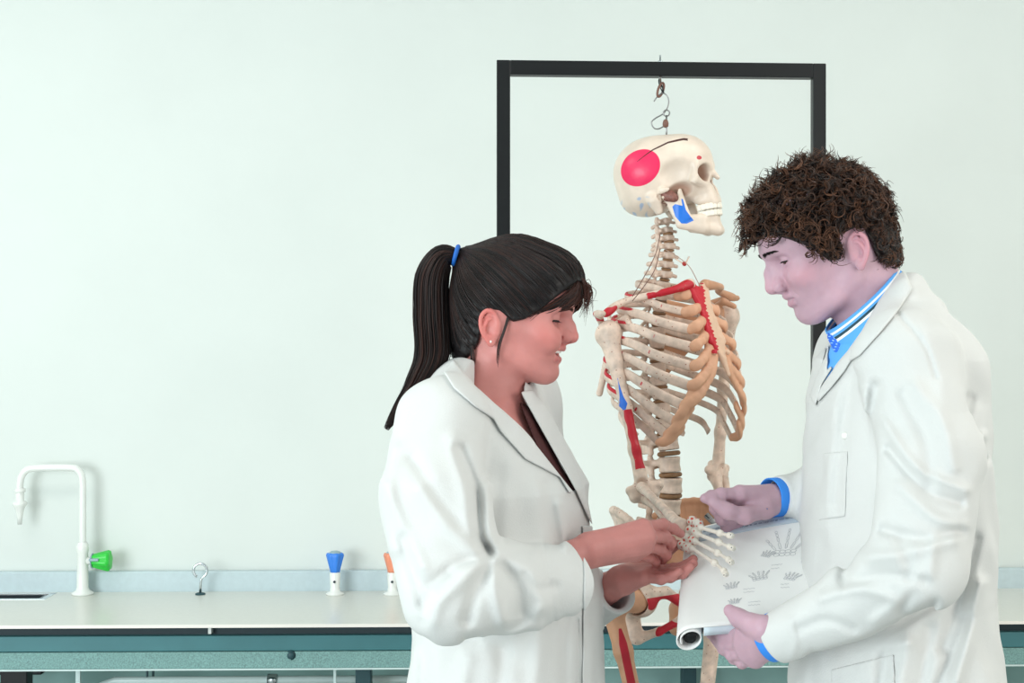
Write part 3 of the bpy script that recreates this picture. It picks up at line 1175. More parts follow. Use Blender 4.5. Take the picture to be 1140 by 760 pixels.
for s in (-1, 1):
    h = hips[s]
    p = Sdf()
    crest = [S(.062, s * PW[s] * .118, zs(598)), S(.050, s * PW[s] * .134, zs(580)), S(.020, s * PW[s] * .142, zs(567)), S(-.022, s * PW[s] * .126, zs(563)), S(-.062, s * PW[s] * .082, zs(571)), S(-.082, s * PW[s] * .044, zs(588))]
    cr = spline(crest, 16)
    sac = S(-.050, s * PW[s] * .040, zs(622))
    ac = h + SL * s * PW[s] * .004 + SU * .016
    for i in range(15):
        p.tri(ac, cr[i], cr[i + 1], (.013, .0042, .0042), k=.003)
    p.tri(ac, sac, cr[-1], (.012, .009, .006), k=.004)
    p.chain(cr, [.0065, .0062, .006, .0062, .0064, .0066, .0066, .0066, .0068, .0068, .007, .0072, .0072, .0072, .007, .007], k=.004)
    p.ball(crest[0] - SU * .004, .0085, k=.006)
    p.ball(S(.058, s * PW[s] * .100, zs(622)), .008, k=.010)
    p.ball(h, .034, k=.012)
    p.ball(h + SL * s * PW[s] * .016 + SF * .004, .0265, 's', .004)
    isch = S(-.022, s * PW[s] * .066, zs(704))
    sym = S(.058, s * PW[s] * .010, zs(668))
    symb = S(.050, s * PW[s] * .010, zs(684))
    p.chain([h - SU * .006 - SF * .014, S(-.026, s * PW[s] * .074, zs(684)), isch], [.021, .015, .017], k=.012)
    p.chain([h + SF * .014 + SU * .01, S(.046, s * PW[s] * .055, zs(652)), sym], [.016, .0095, .011], k=.010)
    p.chain([sym, symb], [.0095, .0085], k=.006)
    p.chain([symb, S(.018, s * PW[s] * .042, zs(698)), isch + SF * .008 - SU * .004], [.0085, .0068, .011], k=.008)

    def red_p(v, s=s, h=h):
        q = v - SO
        f, l, z = q @ SF, (q @ SL) * s, q[:, 2]
        a = np.minimum(.008 - np.abs(f - .062 + (zs(598) - z) * .02), .045 - np.abs(z - zs(585)))          # front of crest
        tri_ = np.minimum(np.minimum(f - .040, z - zs(672)), zs(655) - z + (f - .04) * .2)
        b = np.minimum(np.minimum(f - .016, zs(684) - z - .3 * np.abs(f - .035)), (z - zs(706)))
        b = np.minimum(b, .064 - l + .0 * f)
        c = .007 - np.abs(z - (zs(577) + .0)) - np.maximum(0, np.abs(f - .05) - .02)
        return np.maximum(np.maximum(tri_, np.where(True, b, -1)), c) * .6 - .0006
    p.obj('hip_bone', .0018, M_tan if s > 0 else M_bone, skel, {'red': red_p})
mtag = S(.0, 0, 0)
# number plate on the left hip
g0, g1_ = at(786, 573, 2.70), at(806, 593, 2.69)
tube_obj('number_plate', [[g0, g0 * .5 + g1_ * .5 + V3(0, -.004, 0), g1_]], .0062, mat('plate_grey', (150, 150, 150), rough=.3, metal=.4), skel, 8)
for k in range(3):
    c = g0 + (g1_ - g0) * (.06 + .13 * k) + V3(0, -.006, 0)
    tube_obj('plate_mark', [[c + V3(-.004, 0, .003), c + V3(.003, 0, -.004)]], .0016, M_mark, skel, 6)

# ---- legs
for s in (-1, 1):
    h = hips[s] + SL * s * .016 + SF * .004
    kn = (at(735, 905, 2.60) if s < 0 else at(760, 905, 2.72))
    ax_ = kn - h
    n = np.linalg.norm(ax_)
    u = ax_ / n
    lt = SL * s
    g = Sdf()
    tro = h + lt * .052 - SU * .014 - SF * .006
    g.ball(h, .0235).cone(h + lt * .012 - SU * .004, tro + SU * .004, .014, .016, k=.008)
    g.ell(tro + SU * .010, (.017, .019, .024), Rsk, k=.010)
    g.ball(tro - SU * .055 - lt * .022 - SF * .010, .013, k=.014)
    ctr = kn + lt * .010
    g.chain([tro - SU * .01, tro * .8 + ctr * .2 - lt * .002, tro * .5 + ctr * .5 + SF * .006, tro * .15 + ctr * .85, ctr], [.019, .0165, .0138, .0175, .024], k=.012)
    for q in (-1, 1):
        g.ell(kn + lt * (.010 + .022 * q) - SF * .006, (.030, .019, .022), Rsk, k=.012)

    def red_f(v, tro=tro, ctr=ctr):
        d = ctr - tro
        t = ((v - tro) @ d) / (d @ d)
        q = (v - tro - t[:, None] * d) @ V3(1, 0, 0)
        return np.minimum(np.minimum(t - .08, .8 - t) * .15, np.interp(t, [.08, .16, .5, .8], [.003, .008, .008, .003]) - np.abs(q - .003))
    g.obj('femur', .0018, M_tan if s < 0 else M_bone, skel, {'red': red_f if s < 0 else (lambda v: np.full(len(v), -.01))})
    an = kn - SU * .36 + SF * -.01
    g = Sdf()
    g.ell(kn - SU * .030 + lt * .01, (.024, .037, .016), Rsk)
    g.chain([kn - SU * .034 + lt * .01, kn - SU * .075 + lt * .006 + SF * .006, kn - SU * .2, an + SU * .03, an], [.027, .017, .012, .012, .018], k=.012)
    g.obj('tibia', .0022, M_bone, skel)
    g = Sdf()
    g.chain([kn - SU * .05 + lt * .045, kn - SU * .09 + lt * .042, an + SU * .05 + lt * .026, an - SU * .012 + lt * .026], [.011, .006, .0058, .010], k=.006)
    g.obj('fibula', .0022, M_bone, skel)
    Sdf().ell(kn + SF * .034 + lt * .01 - SU * .002, (.010, .020, .021), Rsk).obj('patella', .002, M_bone, skel)
    g = Sdf()
    g.ell(an - SU * .030, (.028, .021, .016), Rsk).cone(an - SU * .04 - SF * .012, an - SU * .056 - SF * .052, .018, .021, k=.01)
    g.cone(an - SU * .036 + SF * .01, an - SU * .048 + SF * .055, .021, .018, k=.01, flat=(SU, .8))
    ft = g.obj('foot', .0022, M_bone, skel)
    for k in range(5):
        a = an - SU * .050 + SF * .052 + SL * (-s) * (.018 - .009 * k)
        ln = .085 - .006 * k
        g = Sdf()
        b = a + SF * ln * .7 - SU * .016 + SL * (-s) * (.006 - .005 * k)
        c = b + SF * (.05 - .006 * k) - SU * .006
        r = .0075 if k == 0 else .0052
        g.chain([a, b, c], [r, r * .9, r * .75], k=.002).ball(b, r * 1.25, k=.003).ball(c, r * .95, k=.003).ball(a, r * 1.2, k=.003)
        g.obj('toe', .0018, M_bone, ft)

# ---- skull
KA = R_(20)
kf = np.array([math.cos(KA), -math.sin(KA), 0])
kl = np.array([math.sin(KA), math.cos(KA), 0])
kp = R_(11)
kF = kf * math.cos(kp) + SU * math.sin(kp)
kU = SU * math.cos(kp) - kf * math.sin(kp)
KR = np.stack([kF, kl, kU], 1)
KO = at(740, 222, 2.75)


def K(f, l, u):
    return KO + (kF * f * .955 + kl * l + kU * u) * .001


def mirror(s, fn):
    for q in (-1, 1):
        fn(q)


k_ = Sdf()
k_.ell(K(8, 0, 52), (.088, .069, .070), KR)
k_.ell(K(-26, 0, 58), (.060, .070, .060), KR, k=.03)
k_.ell(K(60, 0, 62), (.044, .054, .044), KR, k=.03)
k_.ell(K(-38, 0, 8), (.044, .050, .030), KR, k=.03)
k_.ell(K(56, 0, 18), (.040, .042, .034), KR, k=.02)
for q in (-1, 1):
    k_.cone(K(101, q * 10, 44), K(86, q * 46, 46), .0085, .0075, k=.008)                 # brow
    k_.cone(K(84, q * 48, 42), K(78, q * 50, 22), .006, .008, k=.006)                   # outer orbit
    k_.cone(K(78, q * 49, 17), K(90, q * 30, 8), .010, .009, k=.006)                    # cheek bone
    k_.cone(K(90, q * 30, 10), K(98, q * 12, 24), .006, .005, k=.005)                   # lower orbit rim
    k_.chain([K(76, q * 53, 15), K(46, q * 64, 11), K(12, q * 62, 9)], [.0062, .0045, .006], k=.004, flat=(kl, .7))   # zygomatic arch
    k_.cone(K(-8, q * 56, -6), K(-4, q * 52, -26), .014, .008, k=.010)                  # mastoid
    k_.cone(K(92, q * 16, -4), K(97, q * 10, -26), .014, .012, k=.010)                  # maxilla
k_.cone(K(100, 0, 42), K(114, 0, 18), .0065, .0045, k=.006)                              # nasal bones
k_.ell(K(80, 0, -22), (.026, .028, .013), KR, k=.012)                                   # upper jaw
k_.ell(K(60, 0, -30), (.030, .020, .014), KR, op='s', k=.006)
for q in (-1, 1):
    k_.ell(K(97, q * 31, 28), (.026, .0185, .0165), KR, op='s', k=.005)                 # orbits
    k_.ell(K(72, q * 26, 27), (.026, .013, .012), KR, op='s', k=.006)
    k_.ell(K(50, q * 68, 30), (.030, .016, .026), KR, op='s', k=.012)                   # temple hollow
    k_.ell(K(50, q * 52, -2), (.026, .015, .020), KR, op='s', k=.006)                   # hollow behind cheek
    k_.ball(K(4, q * 61, -2), .0045, 's', .003)
k_.ell(K(106, 5, 2), (.016, .0058, .015), KR, op='s', k=.003)
k_.ell(K(106, -5, 2), (.016, .0058, .015), KR, op='s', k=.003)
k_.ell(K(-12, 0, -34), (.022, .02, .016), KR, op='s', k=.006)


def loc(v):
    q = (v - KO) @ KR * 1000
    return q[:, 0] / .955, q[:, 1], q[:, 2]


def pinkf(v):
    f, l, u = loc(v)
    f2, u2 = f + 21, u - 60
    c, s = math.cos(.15), math.sin(.15)
    a, b = f2 * c + u2 * s, -f2 * s + u2 * c
    d = 1 - np.sqrt((a / 43) ** 2 + (b / 35) ** 2)
    return np.where(l < -20, d * .035, -.01)


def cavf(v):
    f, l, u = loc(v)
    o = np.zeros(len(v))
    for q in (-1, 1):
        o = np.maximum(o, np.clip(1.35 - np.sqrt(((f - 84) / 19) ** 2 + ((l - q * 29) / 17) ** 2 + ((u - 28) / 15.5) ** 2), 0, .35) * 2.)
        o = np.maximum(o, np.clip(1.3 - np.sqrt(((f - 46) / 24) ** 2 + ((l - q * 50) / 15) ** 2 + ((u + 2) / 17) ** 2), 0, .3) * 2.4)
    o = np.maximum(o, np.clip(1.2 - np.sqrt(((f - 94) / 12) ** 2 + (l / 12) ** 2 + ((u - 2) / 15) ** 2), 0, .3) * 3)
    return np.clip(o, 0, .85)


def suturef(v):
    f, l, u = loc(v)
    uu = np.interp(f, [-22, 10, 40, 70, 95], [72, 88, 97, 98, 90])
    w = np.interp(f, [-22, 20, 85], [1.2, 2.1, 3.2])
    return np.where((l < -4) & (f > -24) & (f < 78), (w - np.abs(u - uu)) * .001, -.01)


def redspotf(v):
    f, l, u = loc(v)
    return np.where(l < 0, (4.6 - np.sqrt((f - 94) ** 2 + (u - 56) ** 2)) * .001, -.01)


def bluishf(v):
    f, l, u = loc(v)
    n = np.sin(f * .16 + 2.2 * np.sin(u * .15)) * np.sin(u * .26 + 1.8 * np.sin(f * .12 + 1))
    return np.clip(n * 2 - .6, 0, .8) * np.clip((14 - u) / 10, 0, 1) * np.clip((-10 - f) / 20, 0, 1)


def teethf(v):
    return np.zeros(len(v))


sk_ = k_.obj('skull', .0013, M_skull, skel, {'pink': pinkf, 'cav': cavf, 'suture': suturef, 'redspot': redspotf, 'bluish': bluishf, 'blue': lambda v: np.full(len(v), -.01)})


def tooth_row(u0, du, rad_f, rad_l, cf, name, parent, n=14):
    """one mesh per row: a jaw's teeth"""
    t = Sdf()
    for i in range(n):
        a = (i - (n - 1) / 2) / ((n - 1) / 2) * R_(104)
        c = K(cf + rad_f * math.cos(a), rad_l * math.sin(a), u0)
        B = KR @ rot((0, 0, 1), math.degrees(a))
        big = .0042 if abs(i - (n - 1) / 2) > 3 else .0036
        t.box(c, (.0036, big, .0060), .0022, B, k=.0006)
    return t.obj(name, .0009, mat('tooth_enamel', (246, 238, 224), rough=.3), parent)


tooth_row(-35, 0, 30, 26, 78, 'upper_teeth', sk_)
j = Sdf()
for q in (-1, 1):
    j.chain([K(88, q * 8, -76), K(70, q * 28, -72), K(34, q * 45, -60)], [.0125, .0105, .0095], k=.008, flat=(kl, .75))
    j.chain([K(94, q * 8, -56), K(72, q * 25, -56), K(42, q * 40, -48)], [.008, .008, .007], k=.010)
    j.tri(K(30, q * 47, -60), K(52, q * 44, -50), K(40, q * 47, -10), .0042, k=.004)
    j.tri(K(30, q * 47, -60), K(40, q * 47, -10), K(14, q * 49, -8), .0042, k=.004)
    j.tri(K(52, q * 43, -50), K(44, q * 45, 4), K(36, q * 47, -14), .0035, k=.003)
    j.ell(K(13, q * 50, -3), (.006, .010, .006), KR, k=.004)
j.cone(K(95, 0, -80), K(93, 0, -62), .011, .008, k=.008)
j.cone(K(98, -8, -82), K(98, 8, -82), .007, .007, k=.006)


def jblue(v):
    f, l, u = loc(v)
    P2 = np.stack([f, u], 1)
    d = poly_dist(P2, [(24, -24), (31, -20), (44, -26), (44, -12), (48, -14), (50, -36), (60, -58), (46, -62), (36, -60), (26, -44)])
    return np.where(l < -30, -d * .001, -.01)


jw = j.obj('mandible', .0013, M_skull, skel, {'blue': jblue, 'pink': lambda v: np.full(len(v), -.01), 'suture': lambda v: np.full(len(v), -.01),
                                              'redspot': lambda v: np.full(len(v), -.01)})
tooth_row(-48, 0, 29, 25, 77, 'lower_teeth', jw)
for q in (-1, 1):
    tube_obj('jaw_spring', [[K(10 + 4 * math.sin(t * 9), q * (54 + 3 * math.cos(t * 9)), -4 - 16 * t) for t in np.linspace(0, 1, 40)]], .0011, M_brown, skel, 5)

# muscle knobs under the cheek, brown
Sdf().ell(K(22, -53, -3), (.013, .008, .011), KR).ball(K(32, -53, -9), .008, k=.006).ball(K(14, -55, 4), .006, k=.005).obj('cheek_muscle_stub', .0013, mat('muscle_brown', (150, 96, 84), rough=.5, noise=.3, nscale=200), skel)

# hanging rod out of the crown with its knurled nut
rt = at(742, 152, 2.79)
top = at(742, 128, 2.79)
lathe_obj('hanging_rod', [(0, 0), (.0018, 0), (.0018, .052), (0, .052)], M_wire, skel, 10, rt - V3(0, 0, .01))
lathe_obj('rod_nut', [(.002, 0), (.0055, .002), (.0062, .008), (.0045, .014), (.002, .016)], M_brown, skel, 14, at(741, 142, 2.79))
tube_obj('rod_eye', [[rt + V3(.006 * math.cos(t), 0, .046 + .006 * math.sin(t)) for t in np.linspace(0, 2 * np.pi, 20)]], .0014, M_wire, skel, 6)

# nerve thread and small bead at the throat
tube_obj('nerve_thread', [spline([at(741, 278, 2.70), at(752, 284, 2.66), at(767, 296, 2.64), at(776, 312, 2.65), at(780, 320, 2.66)], 20),
                          ], .0008, mat('thread', (180, 150, 136)), skel, 5)
Sdf().ball(at(762, 293.5, 2.65), .0045).obj('bead', .001, mat('bead_red', (190, 60, 54)), skel)
tube_obj('hyoid_bone', [spline([at(752, 288, 2.69), at(762, 293, 2.655), at(767, 286, 2.70)], 14)], .0016, M_bone, skel, 6)
for dy in (0, 5):
    tube_obj('nerve_thread', [spline([at(735, 262 + dy * 3, 2.72), at(729, 285 + dy * 3, 2.67), at(716, 310 + dy * 2, 2.63), at(704, 330 + dy, 2.62)], 18)], .0009, M_brown, skel, 5)

# ---- S hook and ring that carry it
hk = thing('ring_shackle', 'dark oval ring hanging from the eye bolt of the black frame', 'ring', at(735, 100, DF))
c = at(735.5, 100, DF)
tube_obj('ring', [[c + V3(.0055 * math.cos(t) + .004 * math.sin(t), .004 * math.cos(t), .0135 * math.sin(t)) for t in np.linspace(0, 2 * np.pi, 30)]], .0024, M_brown, hk, 8)
tube_obj('snap_clip', [spline([at(735, 86, DF), at(733.5, 90, DF), at(735, 97, DF), at(739, 104, DF), at(736, 92, DF), at(735, 86, DF)], 30)], .0013, M_black, hk, 6)
sh = thing('s_hook', 'thin chrome S hook between the ring and the skull rod', 's hook', at(738, 110, DF))
tube_obj('hook', [spline([at(728, 113, DF), at(732, 107.5, DF), at(738, 103.5, DF), at(743.5, 108, DF), at(744, 117, DF), at(739, 126, DF), at(730, 131.5, DF), at(725.5, 136, DF),
                          at(727.5, 142, DF), at(733, 143.5, DF), at(741, 139, DF), at(743, 135, DF)], 60)], .0013, M_wire, sh, 8)
# ================================================================ PEOPLE
M_eye = mat('eyeball', (205, 188, 184), rough=.2, paints=(('iris', (70, 46, 34), 0, .0006), ('pupil', (12, 10, 10), 0, .0004)))
M_teeth = mat('teeth', (246, 242, 236), rough=.25)
M_lash = mat('lash', (26, 20, 20), rough=.5)


class Head:
    def __init__(s, O, fwd, pitch, ph):
        """ph: profile numbers in millimetres from the ear canal"""
        s.O = np.asarray(O, float)
        f = np.array([math.cos(R_(fwd)), math.sin(R_(fwd)), 0])
        l = np.array([-f[1], f[0], 0])
        p = R_(pitch)
        F_ = f * math.cos(p) - SUP * math.sin(p)
        U_ = SUP * math.cos(p) + f * math.sin(p)
        s.R = np.stack([F_, l, U_], 1)
        s.ph = ph

    def __call__(s, f, l, u):
        return s.O + s.R @ (np.array([f, l, u]) * .001)

    def loc(s, P):
        return ((P - s.O) @ s.R) * 1000

    def build(s, g, fem):
        h, ph = s, s.ph
        R = s.R
        mm = .001
        poly = ph['poly']

        def face(P):
            q = h.loc(P)
            f, l, u = q.T
            kap = np.interp(u, [-75, -55, -25, 15, 60, 110], [.013, .0105, .0078, .0062, .0056, .0058])
            d1 = poly_dist(np.stack([f + kap * l * l, u], 1).astype(np.float32), poly)
            w = np.interp(u, [-75, -55, -25, 10, 40, 75, 110], ph['width'])
            return smax(d1, np.abs(l) - w, 26.) * .001 * .85
        g.ell(h(2, 0, 54), ph['cran'], R)
        g.ell(h(-30, 0, 40), (.062, .068, .062), R, k=.03)
        g.add(face, h(40, 0, 10), .135, 'u', .018)
        for q in (-1, 1):
            w = ph['jaw']
            g.chain([h(4, q * (w + 6), 0), h(6, q * (w + 1), -30), h(40, q * (w - 13), ph['cu'] + 11), h(ph['cf'] - 18, q * 11, ph['cu'] + 3)],
                    [.011, .012, .012, .011], k=.016)
            g.ell(h(64, q * 40, ph['eye'][1] - 28), (.024, .021, .019), R, k=.018)
            if fem:
                g.ell(h(74, q * 33, 2), (.015, .016, .0125), R, k=.012)
            g.cone(h(ph['brow'][0] - 10, q * 9, ph['brow'][1]), h(ph['brow'][0] - 23, q * 43, ph['brow'][1] - 1), ph['browr'] * mm, ph['browr'] * mm, k=.010)
            e = ph['eye']
            g.ell(h(e[0] + 20, q * 32, e[1] - 1), (.018, .016, .0095), R, 's', .012)
        # nose
        nf, nu = ph['nas']
        tf, tu = ph['tip']
        sf, su = ph['sub']
        wn = ph.get('nw', 1.)
        g.cone(h(nf - 7, 0, nu), h((nf + tf) / 2 - 8 + ph.get('hump', 0), 0, (nu + tu) / 2), .0072, .0082, k=.008)
        g.cone(h((nf + tf) / 2 - 8 + ph.get('hump', 0), 0, (nu + tu) / 2), h(tf - 10, 0, tu), .0082, .0098, k=.006)
        g.cone(h(tf - 9, 0, tu - 3), h(sf - 4, 0, su + 3), .0072, .0052, k=.005)
        for q in (-1, 1):
            g.ell(h(tf - 19, q * 11.5 * wn, tu - 5), (.0105, .0068, .0078), R, k=.005)
            g.cone(h(nf - 8, q * 5, nu - 10), h(tf - 22, q * 11, tu - 1), .007, .008, k=.008)
            g.ell(h(tf - 15, q * 6.5 * wn, tu - 11.5), (.0062, .0032, .0042), R, 's', .002)
        # lips
        uf, uu = ph['ul']
        lf, lu = ph['ll']
        st = ph['stom']
        cf_, cu_, cl_ = ph['corner']
        lips = Sdf()
        lips.chain([h(cf_, -cl_, cu_), h(uf - 8, -12, uu + 1.2), h(uf - 5, -4, uu + 1.8), h(uf - 5.4, 0, uu), h(uf - 5, 4, uu + 1.8), h(uf - 8, 12, uu + 1.2), h(cf_, cl_, cu_)],
                   [.0018, .0040, .0046, .0044, .0046, .0040, .0018], k=.002)
        lips.chain([h(cf_, -cl_, cu_), h(lf - 8.5, -12, lu), h(lf - 6, 0, lu - .5), h(lf - 8.5, 12, lu), h(cf_, cl_, cu_)], [.0018, .0046, .0058, .0046, .0018], k=.003)
        g.P += [(a, b, c, o, max(k, .0035)) for a, b, c, o, k in lips.P]
        s.lips = lips
        g.ball(h(ph['cf'] - 13, 0, ph['cu'] + 7), .014, k=.012)
        if ph.get('smile'):
            g.ell(h(uf - 8, 0, st), (.016, .0175, .0042), R, 's', .002)
        g.chain([h(cf_ - 1, -cl_ - 1, cu_ + .5), h(uf - 4, -11, st), h(uf - 1, 0, st - .6), h(uf - 4, 11, st), h(cf_ - 1, cl_ + 1, cu_ + .5)], [.0011, .0013, .0013, .0013, .0011], 's', .0018)
        # crease from the wing of the nose to the corner of the mouth
        for q in (-1, 1):
            g.chain(spline([h(tf - 22, q * 19, tu - 3), h(cf_ + 8, q * 25, (tu + cu_) / 2 - 1), h(cf_ + 2, q * (cl_ + 5.5), cu_ + 1)], 7), [.0005, .0012, .0016, .0017, .0016, .0012, .0006] if fem else [.0001, .0003, .0004, .0004, .0004, .0003, .0001], 's', .003)
        # lids
        e = ph['eye']
        s.eyec = [h(e[0], q * 32, e[1]) for q in (-1, 1)]
        for c in s.eyec:
            def slit(P, c=c):
                q = (P - c) @ R * 1000
                rr = np.linalg.norm(q, axis=1)
                w = np.clip(1 - (q[:, 1] / 12.5) ** 2, 0, 1)
                ang = np.abs(q[:, 2] - ph['lid0'] - .010 * q[:, 1] ** 2) - ph['lidh'] * w
                d = np.maximum(np.maximum(ang, rr - 17), 12.0 - rr)
                return np.where(q[:, 0] > 0, d, 20) * .001
            g.ball(c, .0138, k=.0035)
            if ph['lidh'] > 0:
                g.add(slit, c, .018, 's', .0008)
        # ears
        for q in (-1, 1):
            def E(a, b, o=0., q=q):
                return h(1 - a * .93 - b * .10, q * (ph['earl'] + a * .34 + o), b * ph.get('ears', 1.))
            hel = [(3, 4), (4, 13), (9, 22), (17, 26.5), (25, 24), (30.5, 15), (30, 3), (25.5, -7), (19, -15), (12, -21)]
            L = spline([E(a, b, 2.5) for a, b in hel], 22)
            g.ell(E(16, 2, -.5), (.0150, .0020, .0225), R @ rot((0, 0, 1), -q * 20) @ rot((0, 1, 0), -6), k=.002)
            g.ell(E(10, -19, 1.5), (.0068, .0032, .0080), R @ rot((0, 0, 1), -q * 20), k=.004)
            g.chain(L, np.interp(np.linspace(0, 1, 22), [0, .3, .7, 1], [.0022, .0030, .0027, .0030]), k=.0022)
            g.chain(spline([E(11, 16, 1.2), E(18, 14, 2.), E(22.5, 5, 2.2), E(21, -5, 2.), E(14, -12, 1.5)], 10), .0022, k=.0025)
            g.ball(E(11, -1, 4.5), .0085, 's', .003)
            g.ball(E(3.5, -4, 2), .0042, k=.004)
            g.ball(E(13, -12, 1), .0036, k=.003)
            g.ell(E(8, 2, -4), (.012, .008, .018), R, k=.006)

    def lid_line(s, side, el, n, spread=56):
        """points along the edge of the upper lid"""
        c = s.eyec[0 if side < 0 else 1]
        az = np.radians(np.linspace(-spread, spread, n))
        e_ = np.radians(el - 6 * np.abs(np.linspace(-1, 1, n)) ** 2)
        return np.array([c + s.R @ (np.array([math.cos(a) * math.cos(b), side * math.sin(a) * math.cos(b), math.sin(b)]) * (.0143 if s.ph['lidh'] == 0 else .0139)) for a, b in zip(az, e_)])

    def extras(s, parent, gaze, fem):
        """eyes and teeth, children of the body"""
        out = []
        R = s.R
        for c in (s.eyec if s.ph['lidh'] > 0 else []):
            sg_ = 1 if (c - s.O) @ R[:, 1] > 0 else -1
            gz = R @ (np.asarray(gaze, float) + np.array([0, .38 * sg_, 0]))
            gz /= np.linalg.norm(gz)
            e = Sdf().ball(c, .0125).ball(c + gz * .0058, .0078, k=.002)
            e.obj('eye', .0009, M_eye, parent, {'iris': lambda v, c=c, gz=gz: .0062 - np.linalg.norm(np.cross(v - c, gz), axis=1) - np.where((v - c) @ gz < 0, 1, 0),
                                                'pupil': lambda v, c=c, gz=gz: .0028 - np.linalg.norm(np.cross(v - c, gz), axis=1) - np.where((v - c) @ gz < 0, 1, 0)})


SUP = np.array([0, 0, 1.])
MAN_PH = dict(poly=[(70, 112), (82, 96), (89, 78), (92, 64), (90, 50), (86, 34), (86, 14), (91, -6), (92, -18), (91.5, -28), (90.5, -38), (90, -46), (88, -55), (83, -64), (74, -71), (60, -74),
                    (30, -66), (6, -45), (-12, 20), (-10, 80), (20, 118), (50, 124)],
              width=[26, 40, 54, 64, 67, 68, 56], cran=(.090, .073, .076), jaw=50, cf=91, cu=-57, brow=(98, 57), browr=8.5, eye=(70, 36),
              nas=(94, 46), tip=(117.5, 8.5), sub=(97.5, -9), nw=1.0, hump=2.5, ul=(98.5, -15.5), ll=(97.5, -27), stom=-21.5, corner=(82, -20.3, 25),
              lid0=-1.8, lidh=1.7, earl=70)
WOM_PH = dict(poly=[(62, 106), (76, 92), (84, 76), (87.5, 62), (86, 48), (82, 34), (82, 18), (87, 4), (88, -6), (87, -18), (86, -30), (86.5, -40), (88, -48), (86, -55), (80, -62), (70, -66),
                    (58, -67), (28, -58), (6, -42), (-12, 20), (-10, 76), (20, 110), (42, 113)],
              width=[20, 33, 47, 60, 63, 63, 50], cran=(.086, .069, .073), jaw=43, cf=92, cu=-51, brow=(93, 56), browr=6.5, eye=(65.8, 38.5),
              nas=(91.5, 43), tip=(111, 17.5), sub=(92.5, 0), nw=1.05, hump=.5, ul=(95.5, -6), ll=(93.5, -22.5), stom=-13.5, corner=(77, -11, 26),
              lid0=-4.0, lidh=0, earl=66, smile=True)
def px_of(P):
    return np.stack([P[:, 0] / P[:, 1] * F + 570, (EYE - P[:, 2]) / P[:, 1] * F + 380], 1).astype(np.float32)


def finger(g, pts, r, k=.004):
    """pts: knuckle, two joints, tip as (px, py, D); a tapering bent finger"""
    p = [at(*q) if len(q) == 3 and q[0] > 5 else np.asarray(q) for q in pts]
    g.chain(p, [r, r * .93, r * .84, r * .74][:len(p)] if len(p) == 4 else np.linspace(r, r * .75, len(p)), k=k)
    for q, m in zip(p[1:-1], (1.04, .93)):
        g.ball(q, r * m, k=k * .6)


def hand(g, wrist, fingers, thumb, r, wr=.024, palm_k=.012, flat=None):
    W_ = at(*wrist)
    mc = [at(*f[0]) for f in fingers]
    for i, m in enumerate(mc):
        c = W_ + (np.mean(mc, 0) - W_) * .22 + (m - np.mean(mc, 0)) * .45
        g.cone(c, m, wr * .72, r * 1.12, k=palm_k)
    for i in range(3):
        g.tri(W_, mc[i], mc[i + 1], (wr * .6, r * .95, r * .95), k=palm_k)
    for i, f in enumerate(fingers):
        finger(g, f, r * (1, 1.02, .97, .86)[i])
        g.ball(mc[i], r * 1.1, k=.005)
    t = [at(*q) for q in thumb]
    g.chain(t, [r * 1.5, r * 1.25, r * 1.12, r * .86], k=.010)
    g.cone(W_, t[0], wr * .7, r * 1.4, k=palm_k)
    if len(t) == 4:
        g.ball(t[2], r * 1.14, k=.004)


def loft(g, B, O, sec, n=2.3, op='u', k=0., grow=0.):
    """tube of rounded sections: rows (z, fc, half depth, half width)"""
    sec = np.asarray(sec, float)
    sec = sec[np.argsort(sec[:, 0])]
    O = np.asarray(O, float)
    z0, z1 = sec[0, 0], sec[-1, 0]

    def fn(P):
        q = (P - O) @ B
        z = P[:, 2]
        fc, a, b = [np.interp(z, sec[:, 0], sec[:, i]) for i in (1, 2, 3)]
        a, b = a + grow, b + grow
        kk = ((np.abs(q[:, 0] - fc) / a) ** n + (np.abs(q[:, 1]) / b) ** n) ** (1 / n)
        d = (kk - 1) * np.minimum(a, b) * .9
        return smax(d, np.maximum(z - z1, z0 - z), .03)
    c = np.array([O[0], O[1], (z0 + z1) / 2])
    return g.add(fn, c, math.hypot((z1 - z0) / 2, .34), op, k)


def fold(g, pl, amp, w, D, near=True, tol=.16, gain=1.55):
    """a crease (amp<0) or ridge (amp>0) of cloth along a traced line, amp in mm, w in photo pixels, at distance D"""
    amp = amp * gain
    pl = np.asarray(pl, float)
    if len(pl) > 2:
        pl = spline(pl, 3 * len(pl))
    pts = np.array([at(x, y, D) for x, y in pl])
    c = pts.mean(0)
    r = np.linalg.norm(pts - c, axis=1).max() + 2.6 * w / F * D + max(tol, .2) + .05
    pl32 = pl.astype(np.float32)
    ends = np.linspace(0, 1, len(pl))

    b0, b1 = pl32.min(0) - 3 * w, pl32.max(0) + 3 * w

    def fn(P):
        out = np.zeros(len(P), np.float32)
        q = px_of(P)
        m = np.flatnonzero((q > b0).all(1) & (q < b1).all(1) & (P[:, 1] < D + tol) & (P[:, 1] > D - .2))
        if len(m):
            d = polyline_dist(q[m], pl32)
            y = P[m, 1]
            wy = np.clip((D + tol - y) / .05, 0, 1) * np.clip((y - D + .2) / .05, 0, 1)
            out[m] = -amp * .001 * np.exp(-(d / w) ** 2) * wy
        return out
    g.add(fn, c, r, 'd')


def cloth_noise(g, amp, sc, ph=0.):
    def fn(P):
        x, y, z = P.T * sc
        n = np.sin(x * 1.0 + 1.7 * np.sin(z * .8 + ph) + ph) * np.sin(z * .9 + 1.3 * np.sin(y * 1.1 + x * .7) + 2 * ph) + .6 * np.sin(y * 1.4 + z * 1.3 + 2 * np.sin(x * .9))
        return (amp * .001 * n).astype(np.float32)
    g.add(fn, (0, 0, 0), 9, 'd')


